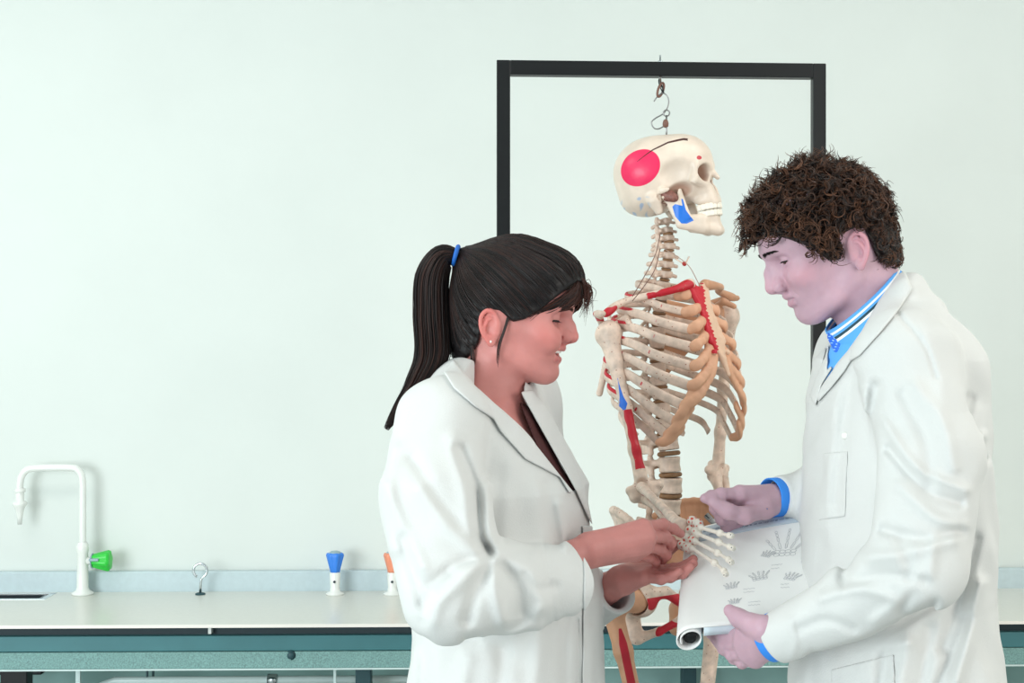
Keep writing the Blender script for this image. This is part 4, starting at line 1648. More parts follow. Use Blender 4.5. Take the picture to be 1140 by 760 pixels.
def patch(coat, name, poly, D, t0, t1, res, mat_, parent, ycut=None, rnd=.0035, pad=.02, yfar=None, **kw):
    """a piece of cloth lying on the coat: outline traced at distance D, from t0 to t1 above the coat's surface"""
    g = Sdf()
    P3 = np.array([at(x, y, D) for x, y in poly])
    lo, hi = P3.min(0), P3.max(0)
    lo[1], hi[1] = (D - .2 if yfar is None else yfar[0]), (D + .2 if yfar is None else yfar[1])
    c = (lo + hi) / 2
    lo, hi = lo - pad, hi + pad
    sel = [p for p in coat.P if p[2] > 5 or np.linalg.norm(p[1] - c) < p[2] + np.linalg.norm(hi - lo) / 2 + .04]
    pl = np.asarray(poly, np.float32)

    def fn(P):
        d = coat.ev(P, sel)
        q = poly_dist(px_of(P), pl) * (D / F)
        e = smax(d - t1, t0 - d, .001)
        e = smax(e, q, rnd)
        if ycut is not None:
            e = np.maximum(e, P[:, 1] - ycut)
        return e
    g.add(fn, c, 9, 'u')
    return g.obj(name, res, mat_, parent, kw.pop('attrs', None), lo=lo, hi=hi, **kw)


def project(g, P, it=4, off=0.):
    P = P.astype(np.float32)
    e = .0015
    for _ in range(it):
        d = g.ev(P) - off
        gr = np.stack([g.ev(P + np.eye(3, dtype=np.float32)[i] * e) - off - d for i in range(3)], 1) / e
        P = P - gr * (d / np.maximum((gr * gr).sum(1), .2))[:, None]
    return P


SKIN_W = (210, 140, 134)
SKIN_M = (202, 166, 180)


def skin(name, rgb, lip, brow=None):
    return mat(name, rgb, rough=.46, spec=.35, noise=.08, nscale=25, sss=.12, bump=.12, bscale=260,
               paints=(('lip', lip, .0, .0015), ('rosy', tuple(np.array(rgb) * (1.03, .86, .85)), 0, 1), ('dark', tuple(np.array(rgb) * .5), 0, 1)))


M_coat = mat('white_cotton', (215, 216, 214), rough=.85, spec=.2, bump=.22, bscale=420)
M_seam = mat('cotton_edge', (240, 240, 236), rough=.85, spec=.2)
M_button = mat('button', (226, 226, 220), rough=.3)

# ---------------------------------------------------------------- the man
MB_ = basis((-math.cos(R_(6)), -math.sin(R_(6)), 0))
MO = V3(.584, 2.15, 0)


def T(f, l, z):
    return MO + MB_[:, 0] * f + MB_[:, 1] * l + SUP * z


man = thing('person', 'person with curly brown hair, white lab coat and blue striped collar, holding up the chart', 'person', (MO[0], MO[1], 0), 'people in white coats')
Mskin = skin('skin_man', SKIN_M, (196, 130, 146))
mh = Head(at(931, 288, 2.15), 183, 28, MAN_PH)
g = Sdf()
mh.build(g, False)
msec = [(1.628, .0, .058, .07), (1.58, .008, .066, .125), (1.533, .012, .098, .180), (1.465, .008, .115, .195), (1.37, .008, .122, .198), (1.26, .005, .130, .192), (1.18, .009, .131, .192), (1.044, .007, .143, .215),
        (.80, .007, .150, .225), (.55, .007, .156, .232)]
g.chain([mh(-20, 0, -14), at(984, 368, 2.155)], [.054, .062], k=.02)
bsec = [(z, fc, a - .03, b - .035) for z, fc, a, b in msec[1:8]] + [(.90, .0, .09, .15)]
loft(g, MB_, MO, bsec, k=.03)
MS, ME, MW = at(1010, 405, 1.98), at(1024, 632, 1.88), at(862, 706, 2.005)
FS, FE, FW = T(0, -.175, 1.53), at(985, 562, 2.42), at(868, 555, 2.275)
for a, b, c in ((MS, ME, MW), (FS, FE, FW)):
    g.chain([a, b], [.048, .036], k=.02).chain([b, b * .6 + c * .4, c], [.036, .034, .0245], k=.01)
for q in (-1, 1):
    hp, kn, an = T(0, q * .095, .92), T(.01, q * .10, .50), T(-.02, q * .10, .09)
    g.chain([hp, hp * .7 + kn * .3], [.075, .065], k=.02)
# right hand, pointing
hand(g, (866, 556, 2.272), [[(824, 549, 2.225), (803, 550, 2.212), (792, 552, 2.207), (784.5, 554.5, 2.20)],
                            [(819, 556, 2.24), (797, 566, 2.235), (803, 578, 2.243), (817, 580, 2.252)],
                            [(822, 563, 2.256), (803, 574, 2.253), (809, 587, 2.257), (823, 585, 2.262)],
                            [(830, 570, 2.272), (812, 583, 2.272), (818, 592, 2.272), (830, 589, 2.272)]],
     [(852, 566, 2.24), (829, 574, 2.21), (810, 569, 2.198), (795, 560, 2.197)], .0100, .026)
# left hand, thumb on the chart
hand(g, (860, 707, 2.0), [[(828, 706, 2.040), (806, 707, 2.088), (797, 701, 2.11), (788, 696, 2.13)],
                          [(828, 717, 2.038), (808, 717, 2.082), (799, 711, 2.105), (791, 705, 2.125)],
                          [(833, 727, 2.036), (815, 728, 2.072), (806, 722, 2.095), (799, 715, 2.115)],
                          [(841, 733, 2.034), (826, 737, 2.064), (817, 733, 2.085), (810, 727, 2.10)]],
     [(850, 699, 1.992), (836, 694, 2.010), (823, 688, 2.026), (812.5, 679.5, 2.034)], .0105, .027)


def masks(hd, eyes=True):
    def lipm(v):
        o = np.full(len(v), -1., np.float32)
        near = np.linalg.norm(v - hd(90, 0, -15), axis=1) < .06
        if near.any():
            o[near] = .0006 - hd.lips.ev(v[near])
        return o

    def rosy(v):
        q = hd.loc(v)
        f, l, u = q.T
        ch = np.exp(-(((f - 72) / 26) ** 2 + ((u - 8) / 18) ** 2)) * .4
        tipm = np.exp(-(np.linalg.norm(q - [hd.ph['tip'][0] - 6, 0, hd.ph['tip'][1]], axis=1) / 13) ** 2) * .35
        ear = np.clip((np.abs(l) - hd.ph['earl'] - 3) / 8, 0, 1) * (np.abs(f + 15) < 25) * (np.abs(u - 2) < 32) * .7
        return np.clip(ch + tipm + ear, 0, 1)
    return {'lip': lipm, 'rosy': rosy}


mbody = g.obj('body', .0016, Mskin, man, masks(mh))
mh.extras(mbody, (.8, 0, -.42), False)

# the coat
c = Sdf()
c.chain([MS, at(1037, 512, 1.91), at(1022, 628, 1.875), at(950, 672, 1.935), at(868, 709, 2.0)], [.066, .068, .064, .052, .0365], k=.012)
c.chain([FS, FE, at(905, 551, 2.31), at(869, 553, 2.278)], [.068, .064, .042, .0345], k=.012)
for w_, d_ in ((at(868, 709, 2.0), MW - ME), (at(869, 553, 2.278), FW - FE)):
    u = at(860, 712, 2.01) - at(940, 675, 1.94) if w_[1] < 2.1 else at(860, 554, 2.27) - at(905, 551, 2.31)
    u = u / np.linalg.norm(u)
    r0 = .0365 if w_[1] < 2.1 else .0345
    c.cone(w_ - u * .05, w_ + u * .08, r0 - .007, r0 - .007, 's', .002)
    c.add(lambda P, w_=w_, u=u: -((P - w_) @ u - .006) , w_ + u * .05, .07, 's', .003)
loft(c, MB_, MO, msec, k=.025)
c.chain([T(.0, .05, 1.592), MS + SUP * .004], [.041, .060], k=.035)
c.chain([at(1009, 326, 2.07), at(1014, 320, 2.11), at(1015, 318, 2.15), at(1014, 318, 2.19), at(1008, 326, 2.23)], .0165, k=.02)
c.chain([T(.0, -.05, 1.588), FS], [.040, .060], k=.03)
c.ell(T(-.060, .05, 1.44), (.045, .08, .10), MB_, k=.02)
c.ell(T(-.035, .10, 1.52), (.055, .06, .06), MB_, k=.03)
# neck opening, V of the front, cuffs
c.chain([at(964, 340, 2.15), at(982, 372, 2.15)], [.063, .060], 's', .006)
vm_ = np.array([(1004, 290), (986, 321), (959, 368), (943, 392), (930, 408), (919, 422), (915, 421), (917, 404), (920, 386), (922, 370), (930, 300)], np.float32)
c.add(lambda P: np.maximum(poly_dist(px_of(P), vm_) * .00136, np.maximum((MO - P) @ MB_[:, 0] - .02, np.abs((P - MO) @ MB_[:, 1]) - .075)), at(940, 380, 2.1), .22, 's', .004)
for pl, amp, w in [
    ([(1030, 372), (1046, 420), (1050, 470)], 2.5, 9), ([(975, 432), (966, 500), (955, 580), (940, 640)], -7, 8), ([(962, 440), (952, 520), (942, 590)], 5, 11),
    ([(985, 470), (1020, 520), (1075, 545)], 5, 6), ([(990, 500), (1030, 545), (1068, 560)], -5, 6), ([(1000, 540), (1040, 575), (1072, 585)], 5, 7), ([(985, 590), (1030, 600), (1070, 590)], -6, 7),
    ([(970, 620), (1010, 615), (1060, 600)], 5, 8), ([(940, 650), (985, 640), (1030, 645)], -4, 7), ([(915, 665), (955, 655), (990, 665)], 4, 7), ([(1005, 440), (1030, 490), (1035, 540)], -4, 8),
    ([(1020, 430), (1050, 470), (1062, 520)], 5, 8), ([(890, 700), (920, 690), (950, 700)], -3, 6), ([(905, 735), (950, 720), (1000, 695), (1040, 672)], -6, 6), ([(900, 748), (950, 738), (1010, 712)], 4, 9),
    ([(1003, 600), (1015, 640), (1005, 680)], -4, 8), ([(1040, 600), (1035, 640)], 4, 7), ([(975, 690), (1000, 670), (1022, 640)], 4, 7), ([(880, 690), (885, 715), (880, 735)], 2, 5)]:
    fold(c, pl, amp, w, 1.86, tol=.13)
for pl, amp, w in [
    ([(1080, 445), (1066, 500), (1062, 600), (1050, 660)], -3.5, 7), ([(1092, 520), (1075, 570), (1060, 640)], 5, 9), ([(1085, 600), (1070, 660), (1050, 720)], -6, 8), ([(1092, 650), (1080, 700), (1065, 758)], 5, 8),
    ([(1075, 690), (1060, 730), (1045, 762)], -5, 8), ([(1010, 720), (1005, 745), (1000, 770)], 4, 9), ([(985, 730), (980, 770)], -4, 8), ([(1035, 700), (1025, 770)], -4, 8), ([(1070, 470), (1085, 490), (1094, 485)], 4, 5), ([(1072, 510), (1085, 520), (1095, 512)], -4, 5)]:
    fold(c, pl, amp, w, 2.08, tol=.12)
for pl, amp, w in [([(930, 430), (925, 520), (918, 600)], 3, 10), ([(950, 420), (935, 500), (930, 560)], -3, 8), ([(905, 730), (900, 770)], -3, 6), ([(915, 600), (905, 640)], -3, 8), ([(1000, 350), (1030, 385), (1042, 420)], -2.5, 3)]:
    fold(c, pl, amp, w, 2.0, tol=.12)
cloth_noise(c, 1.4, 42, .6)
mcoat = c.obj('lab_coat', .0024, M_coat, man, margin=.012)
MLAP = [(1006, 298), (986, 321), (959, 368), (943, 391), (927, 412), (917, 426), (908, 440), (911, 447), (925, 432), (941, 412), (947, 402), (957, 396), (981, 369), (999, 347), (1016, 322)]
patch(c, 'lapel', MLAP, 2.02, -.004, .0055, .0018, M_coat, man, ycut=2.14, yfar=(1.86, 2.2))
patch(c, 'lapel', [(922, 384), (918, 398), (908, 421), (901, 440), (908, 452), (915, 428), (926, 410)], 2.2, -.004, .0055, .0018, M_coat, man, yfar=(2.08, 2.4))
patch(c, 'pocket', [(908, 505), (944, 502), (941, 575), (905, 580)], 2.0, -.003, .0018, .0018, M_coat, man, ycut=2.1, rnd=.002, yfar=(1.86, 2.15))
patch(c, 'hip_pocket', [(925, 745), (995, 728), (1000, 860), (930, 870)], 1.98, -.003, .003, .0022, M_coat, man, ycut=2.06, rnd=.002, yfar=(1.85, 2.1))
bpos = project(c, np.array([at(932, 503, 1.98)]), 6)[0]
lathe_obj('button', [(0, .003), (.003, .003), (.0046, .0034), (.0054, .0016), (.0054, -.001), (0, -.001)], M_button, man, 16, bpos, (-.5, -.85, .1))

# shirt collar, tie, cuffs
M_shirt = mat('blue_shirt', (92, 172, 246), rough=.75, paints=(('white', (250, 250, 246), .45, .55), ('ink', (36, 70, 84), .45, .55)), bump=.1, bscale=500)
M_tie = mat('tie_silk', (26, 106, 226), rough=.45, paints=(('lite', (150, 198, 246), .45, .55),))
cb, cf = at(994, 299, 2.155), at(921, 368, 2.145)
cc_ = (cb + cf) / 2
ax_f = (cf - cb) / 2
upn = np.array([-ax_f[2], 0, ax_f[0]])
upn = upn / np.linalg.norm(upn) * (1 if upn[2] < 0 else -1)
upn = -upn if upn[2] < 0 else upn
ra_, rb_ = np.linalg.norm(ax_f), .066
axn_ = ax_f / ra_
NV, NU = 14, 90
th = np.linspace(-math.pi * .985, math.pi * .985, NU)          # the gap is at the front
grid, uv = [], []
for side_, off in ((0, .0), (1, -.0022)):
    for v_ in np.linspace(0, 1, NV):
        # stand inside rises, then the leaf folds outward and down
        front = np.abs(th) / math.pi
        dep = .046 + .010 * front ** 4
        rad = .001 + .013 * v_ + off
        hgt = .010 * np.sin(min(v_ * 4, 1.57)) * .4 - dep * max(0, v_ - .06)
        c1 = cc_ + np.outer(np.cos(th) * -1, -axn_ * -1 * (ra_ + rad)) * 1.0
        p = cc_ + np.outer(-np.cos(th), axn_) * (ra_ + rad) + np.outer(np.sin(th), np.array([0, 1., 0])) * (rb_ + rad) + np.outer(hgt, upn)
        grid.append(p)
        uv.append(np.full(NU, v_))
G_ = np.array(grid)
idx = np.arange(2 * NV * NU).reshape(2, NV, NU)
fs = []
for s_i in (0, 1):
    a = idx[s_i]
    q = np.stack([a[:-1, :-1], a[:-1, 1:], a[1:, 1:], a[1:, :-1]], -1).reshape(-1, 4)
    fs.append(q if s_i else q[:, ::-1])
for e0, e1 in ((idx[0, 0], idx[1, 0]), (idx[1, -1], idx[0, -1]), (idx[1, :, 0], idx[0, :, 0]), (idx[0, :, -1], idx[1, :, -1])):
    fs.append(np.stack([e0[:-1], e0[1:], e1[1:], e1[:-1]], -1))
me = mesh_np('shirt_collar', G_.reshape(-1, 3), np.concatenate(fs))
vv_ = np.concatenate(uv)
attr(me, 'white', ((np.abs(vv_ - .22) < .06) | (np.abs(vv_ - .46) < .06)) * 1.)
attr(me, 'ink', (np.abs(vv_ - .35) < .04) * 1.)
put('shirt_collar', me, M_shirt, man)
sg = Sdf().chain([at(985, 335, 2.15), at(976, 375, 2.15), at(969, 420, 2.14)], [.047, .056, .072], k=.03)
sg.add(lambda P: (P - at(985, 330, 2.15)) @ upn - .0, (0, 0, 0), 9, 'i', .004)
sg.obj('shirt', .003, M_shirt, man)
tk = at(931, 383, 2.075)
tg = Sdf().chain([at(930, 374, 2.135), at(937, 393, 2.12)], [.0125, .0090], k=.004, flat=((-.6, -.75, .2), .75))
tg.chain([at(936, 393, 2.122), at(931, 408, 2.115), at(928, 418, 2.122), at(928, 428, 2.13)], [.0080, .011, .012, .011], k=.004, flat=((-.75, -.6, .3), .4))
tg.obj('tie', .0014, M_tie, man, {'lite': lambda v: ((np.sin(v[:, 0] * 700 + v[:, 2] * 500) * np.sin(v[:, 2] * 900 - v[:, 0] * 300)) > .55) * 1.})
for w_, el, r0, lab in ((at(859, 709.5, 2.01), at(940, 676, 1.94), .0335, 0), (at(861.5, 553.5, 2.272), at(905, 551, 2.31), .0315, 1)):
    u = w_ - el
    u = u / np.linalg.norm(u)
    v, q = lathe([(r0 - .004, -.03), (r0, -.03), (r0, .0075), (r0 - .0015, .009), (r0 - .003, .0075), (r0 - .004, -.03)], 40, w_, u)
    put('shirt_cuff', mesh_np('shirt_cuff', v, q), mat('cuff_blue', (52, 140, 236), rough=.7), man)

# trousers and shoes under the coat
M_trous = mat('dark_trousers', (48, 52, 62), rough=.85)
M_shoe = mat('black_shoe', (24, 22, 22), rough=.35)
for q in (-1, 1):
    Sdf().chain([T(0, q * .095, .92), T(.01, q * .10, .50), T(-.02, q * .10, .10)], [.088, .070, .062], k=.02).obj('trouser_leg', .005, M_trous, man)
    s_ = Sdf().chain([T(-.045, q * .10, .045), T(.08, q * .11, .042), T(.16, q * .115, .034)], [.042, .042, .032], k=.02)
    s_.add(lambda P: -P[:, 2], (0, 0, 0), 9, 'i', .002)
    s_.obj('shoe', .004, M_shoe, man)

# eyebrows
def hairs(name, roots, dirs, length, rad, mat_, parent, seg=5, bend=None, sides=4):
    L, Rr = [], []
    for p, d in zip(roots, dirs):
        t = np.linspace(0, 1, seg)[:, None]
        b = 0 if bend is None else bend
        L.append(p + d * t * length + (np.asarray(b) * t * t * length if bend is not None else 0))
        Rr.append(rad * np.interp(t[:, 0], [0, .6, 1], [1, .9, .25]))
    v, f = tubes(L, Rr, sides, False)
    return put(name, mesh_np(name, v, f), mat_, parent)


def eyebrow(hd, body, parent, mat_, s, n, thick, u0, arch, rad, l0=9, l1=46):
    r = np.random.default_rng(5)
    t = r.random(n)
    l = l0 + (l1 - l0) * t
    u = u0 + arch * np.sin(t * 2.2) - 2 * t + r.normal(0, thick, n) * (1 - .5 * t)
    P0 = np.array([hd(102 - .004 * ll * ll, s * ll, uu) for ll, uu in zip(l, u)])
    P1 = project(body, P0, 5, .0004)
    out = hd.R[:, 0]
    dv = np.array([hd.R[:, 1] * s * (.8 + .1 * r.normal()) + hd.R[:, 2] * (.25 - .5 * tt) + out * .10 - out * .45 * tt for tt in t])
    hairs('eyebrow', P1, dv, .0075, rad, mat_, parent)


M_hairm = mat('curly_hair', (34, 22, 18), rough=.45, spec=.4, noise=.4, nscale=70, paints=(('tip', (124, 82, 58), 0, 1),))
for s in (-1, 1):
    eyebrow(mh, g, man, M_hairm, s, 240, 1.5, 55.5, 2.5, .00042)

for s in (-1, 1):
    P1 = mh.lid_line(s, 3, 40)
    tube_obj('lash_line', [P1], np.interp(np.linspace(0, 1, 40), [0, .2, .8, 1], [.0003, .0007, .0008, .0004]), M_lash, man, 6)
    dv = [mh.R[:, 0] * .8 - mh.R[:, 2] * .3 + mh.R[:, 1] * s * (.35 * t) for t in np.linspace(-1, 1, 40)]
    hairs('eyelashes', P1, dv, .0042, .0003, M_lash, man, bend=mh.R[:, 2] * .1)

# curly hair
r = np.random.default_rng(11)


def hair_mask(f, l, u):
    al = np.abs(l)
    line = np.interp(f, [-120, -70, -50, -40, -36, 2, 6, 16, 28, 46, 62, 80, 120], [-40, -44, -32, 8, 31, 31, 14, 2, 8, 34, 56, 78, 84])
    return u > line


N0 = 5200
dirs = r.normal(size=(N0, 3))
dirs[:, 2] = np.where(dirs[:, 2] < -.8, -dirs[:, 2], dirs[:, 2])
dirs /= np.linalg.norm(dirs, axis=1)[:, None]
seed = mh(0, 0, 50) + (dirs * [.11, .09, .11]) @ mh.R.T
seed = np.vstack([seed, [mh(-62 + 26 * r.normal(), 52 * r.normal() * .7, -20 + 16 * r.normal()) for _ in range(700)]])
# keep head only
gh = Sdf()
gh.ell(mh(2, 0, 54), MAN_PH['cran'], mh.R).ell(mh(-30, 0, 40), (.062, .068, .062), mh.R, k=.03).ell(mh(-45, 0, -18), (.040, .050, .046), mh.R, k=.03).ell(mh(45, 0, 50), (.046, .066, .05), mh.R, k=.03)
gh.cone(mh(22, 60, 10), mh(18, -60, 10), .012, .012, k=.02)
root = project(gh, seed, 5, .001)
q = mh.loc(root)
ok = hair_mask(*q.T)
root, q = root[ok], q[ok]
e = .002
nrm = np.stack([gh.ev(root.astype(np.float32) + np.eye(3, dtype=np.float32)[i] * e) - gh.ev(root.astype(np.float32) - np.eye(3, dtype=np.float32)[i] * e) for i in range(3)], 1)
nrm /= np.linalg.norm(nrm, axis=1)[:, None]
lines, rads, tips = [], [], []
pick = r.permutation(len(root))


def stray(L):
    f, l, u = mh.loc(L).T
    return bool(((f > 66) & (u < 64)).any() or ((f > 14) & (u < -8)).any() or ((f > 42) & (u < 14)).any() or ((f > -36) & (f < 4) & (u < 24) & (np.abs(l) > 62)).any() or (u < -58).any())


for k, li in enumerate(pick[:4600]):
    lock = k < 1500
    p, n, ql = root[li], nrm[li], q[li]
    f, l, u = ql
    low = np.clip((38 - u) / 50, 0, 1)                     # shorter at the sides and the nape
    side = np.clip((np.abs(l) - 40) / 30, 0, 1)
    front = np.clip((f - 30) / 50, 0, 1)
    we = np.exp(-(((f + 12) / 34) ** 2 + ((u - 26) / 24) ** 2)) * (np.abs(l) > 30)
    ln = (.046 - .022 * low - .010 * side + .008 * np.clip((u - 95) / 40, 0, 1)) * (.65 + .6 * r.random()) * (1 - .6 * we) * (1 - .48 * np.clip((-f - 30) / 40, 0, 1)) * (1 - .12 * front) * (1 - .35 * front * np.clip((95 - u) / 30, 0, 1))
    tang = r.normal(size=3) * .65 + mh.R[:, 0] * (.40 * np.clip((u - 70) / 60, 0, 1)) - SUP * .22 * low - mh.R[:, 0] * .8 * we + mh.R[:, 2] * .45 * front
    tang -= n * (n @ tang)
    d0 = n * (.85 - .5 * low) + tang * .85
    d0 /= np.linalg.norm(d0)
    m = 17
    t = np.linspace(0, 1, m)
    base = p + np.outer(t * ln, d0) + np.outer(t * t * ln * .45, tang - n * .35 - SUP * .10)
    a1 = np.cross(d0, r.normal(size=3))
    a1 /= np.linalg.norm(a1)
    a2 = np.cross(d0, a1)
    turns = (1.2 if lock else .9) + 1.3 * r.random()
    cr0 = (.0042 + .0042 * r.random()) * (1 - .4 * low)
    sg = 1 if r.random() < .5 else -1
    ph_ = r.random() * 6.28
    tone = .28 * r.normal()
    for st_ in range(5 if lock else 1):
        of = r.normal(size=3) * .0010
        t1 = 1 - .18 * r.random()
        an = t * turns * t1 * 2 * np.pi * sg + ph_ + .18 * r.normal()
        cr = cr0 * (1 + .12 * r.normal()) * np.minimum(t * 2.4, 1) * (1 - .2 * t)
        L = base + np.outer(np.cos(an) * cr, a1) + np.outer(np.sin(an) * cr, a2) + np.outer(.4 + t, of)
        if stray(L) or np.linalg.norm(L[-1] - p) > .050:
            continue
        lines.append(L)
        rads.append((.00062 + .0003 * r.random()) * np.interp(t, [0, .2, .75, 1], [1, 1.1, .9, .25]))
        tips.append(np.clip(t * .9 - .36 + tone + .12 * r.normal(), 0, 1))
v, fq = tubes(lines, rads, 3, False)
cap = Sdf()
cap.P = list(gh.P)
cap.add(lambda P: -.007 + .0035 * np.sin(P[:, 0] * 330 + 2 * np.sin(P[:, 2] * 260)) * np.sin(P[:, 1] * 300 + P[:, 2] * 280), (0, 0, 0), 9, 'd')


def capcut(P):
    f, l, u = mh.loc(P).T
    line = np.interp(f, [-120, -70, -50, -40, -36, 2, 6, 16, 28, 46, 62, 80, 120], [-48, -48, -40, -26, 34, 34, 14, 2, 8, 38, 58, 79, 84])
    return (line - u) * .0007


cap.add(capcut, (0, 0, 0), 9, 'i', .004)
cv, cfq = cap.mesh(.002)
me = mesh_np('hair', np.vstack([cv, v]), np.vstack([cfq, fq[0] + len(cv)]))
attr(me, 'tip', np.concatenate([np.zeros(len(cv)), np.repeat(np.concatenate(tips), 3)]) * .8)
put('hair', me, M_hairm, man)
# ---------------------------------------------------------------- the woman
WB_ = basis((math.cos(R_(20)), -math.sin(R_(20)), 0))
WO = V3(-.0347, 2.2, 0)


def TW(f, l, z):
    return WO + WB_[:, 0] * f + WB_[:, 1] * l + SUP * z


wom = thing('person', 'person with a dark ponytail and white lab coat, holding the skeleton hand', 'person', (WO[0], WO[1], 0), 'people in white coats')
Wskin = skin('skin_woman', SKIN_W, (168, 64, 70))
wh = Head(at(555, 368, 2.13) + V3(.012, .07, 0), -10, 14, WOM_PH)
g = Sdf()
wh.build(g, True)
wsec = [(1.525, -.01, .062, .07), (1.477, -.004, .075, .115), (1.42, .0, .094, .165), (1.338, .02, .125, .172), (1.254, .022, .127, .164), (1.17, .030, .133, .164), (1.03, .03, .140, .19), (.75, .03, .15, .21), (.52, .03, .158, .218)]
g.chain([wh(-18, 0, -22), at(545, 425, 2.2), at(543, 450, 2.2)], [.047, .049, .058], k=.02)
bsec = [(1.478, -.010, .050, .085), (1.455, -.006, .062, .120), (1.42, .0, .080, .148)] + [(z, fc, a - .014, b - .02) for z, fc, a, b in wsec[3:5]] + [(z, fc - .01, a - .03, b - .03) for z, fc, a, b in wsec[5:7]] + [(.88, .0, .09, .15)]
loft(g, WB_, WO, bsec, k=.03)
WS, WE, WW = at(490, 472, 2.045), at(503, 662, 1.93), at(634, 626, 2.07)
XS, XE, XW = TW(0, .155, 1.46), at(612, 690, 2.38), at(688, 648, 2.222)
for a, b, cc in ((WS, WE, WW), (XS, XE, XW)):
    g.chain([a, b], [.042, .032], k=.02).chain([b, b * .5 + cc * .5, cc], [.032, .032, .0225], k=.01)
for q in (-1, 1):
    hp, kn, an = TW(0, q * .09, .86), TW(.02, q * .09, .47), TW(-.02, q * .09, .09)
    g.chain([hp, hp * .7 + kn * .3], [.075, .065], k=.02)
# right hand, pinching the wrist of the skeleton
hand(g, (638, 616, 2.072), [[(716, 586, 2.12), (738, 583.5, 2.155), (750, 588.5, 2.175), (758, 594, 2.19)],
                            [(721, 597, 2.112), (741, 598, 2.155), (747, 604, 2.18), (745, 611, 2.197)],
                            [(718, 608, 2.118), (735, 611, 2.162), (742, 618, 2.185), (738, 624, 2.205)],
                            [(708, 616, 2.130), (722, 620, 2.168), (730, 625, 2.188), (731, 630, 2.20)]],
     [(662, 603, 2.115), (692, 597, 2.170), (722, 596, 2.205), (747, 601, 2.225)], .0088, .025)
# left hand, palm up underneath
hand(g, (690, 646, 2.215), [[(724, 634, 2.235), (750, 633, 2.222), (764, 629, 2.212), (772, 622, 2.205)],
                            [(722, 637, 2.218), (749, 638, 2.20), (763, 634, 2.19), (772, 627, 2.182)],
                            [(720, 640, 2.20), (746, 642, 2.182), (760, 638, 2.172), (768.5, 631, 2.167)],
                            [(716, 643, 2.185), (736, 645, 2.168), (748, 642, 2.162), (756, 636, 2.16)]],
     [(702, 636, 2.248), (722, 622, 2.252), (740, 613, 2.25), (754, 606, 2.246)], .0090, .025)
wbody = g.obj('body', .0016, Wskin, wom, masks(wh))
wh.extras(wbody, (.8, 0, -.5), True)
# upper teeth behind the smiling lips
tl = [wh(86 - .012 * l * l, l, -10.5) for l in np.linspace(-17, 17, 15)]
tube_obj('teeth', [tl], .0042, M_teeth, wbody, 8, (wh.R[:, 2], .9))
# lash lines and brows
for s in (-1, 1):
    P1 = wh.lid_line(s, -15, 60, 80)
    dv = [wh.R[:, 0] * .75 - wh.R[:, 2] * .45 + wh.R[:, 1] * s * (.35 * t) for t in np.linspace(-1, 1, 60)]
    hairs('eyelashes', P1, dv,   .0075, .0004, M_lash, wom, bend=wh.R[:, 2] * .35)
    tube_obj('lash_line', [P1], np.interp(np.linspace(0, 1, 60), [0, .2, .8, 1], [.0004, .0013, .0014, .0006]), M_lash, wom, 6)
M_hairw = mat('dark_hair', (20, 17, 18), rough=.48, spec=.32, paints=(('tip', (84, 48, 38), 0, 1),))
for s in (-1, 1):
    eyebrow(wh, g, wom, M_hairw, s, 170, .9, 55, 2.5, .0004, 10, 42)
# stud earring
ep = wh(-8, -72.5, -19)
Sdf().ball(ep, .0034).obj('earring', .0006, mat('pearl', (238, 232, 226), rough=.15, coat=.5), wom)

# the coat
c = Sdf()
c.chain([WS, at(483, 560, 1.975), at(504, 658, 1.925), at(562, 653, 1.975), at(628, 646, 2.045)], [.062, .073, .070, .061, .053], k=.012)
c.chain([XS, XE, at(685, 660, 2.235)], [.060, .056, .034], k=.012)
for w_, u, r0 in ((at(628, 646, 2.045), at(628, 646, 2.045) - at(562, 653, 1.975), .053), (at(685, 660, 2.235), at(685, 660, 2.235) - XE, .034)):
    u = u / np.linalg.norm(u)
    c.cone(w_ - u * .035, w_ + u * .10, r0 - .009, r0 - .009, 's', .002)
    c.add(lambda P, w_=w_, u=u: -((P - w_) @ u - .004), w_ + u * .05, .08, 's', .003)
loft(c, WB_, WO, wsec, k=.012)
c.chain([at(528, 424, 2.2), WS + SUP * .0], [.044, .056], k=.03)
c.chain([TW(-.01, .05, 1.49), XS], [.044, .056], k=.03)
c.ell(TW(-.055, -.03, 1.40), (.055, .10, .09), WB_, k=.04)
c.chain([wh(-18, 0, -22), at(545, 425, 2.2), at(543, 440, 2.2)], [.058, .057, .062], 's', .006)
vw_ = np.array([(506, 398), (528, 430), (560, 457), (592, 489), (637, 546), (640, 545), (605, 482), (583, 446), (585, 400), (560, 380), (520, 380)], np.float32)
c.add(lambda P: np.maximum(poly_dist(px_of(P), vw_) * .00138, np.maximum((WO - P) @ WB_[:, 0] + .0, np.abs((P - WO) @ WB_[:, 1] + .035) - .095)), at(580, 450, 2.15), .22, 's', .003)
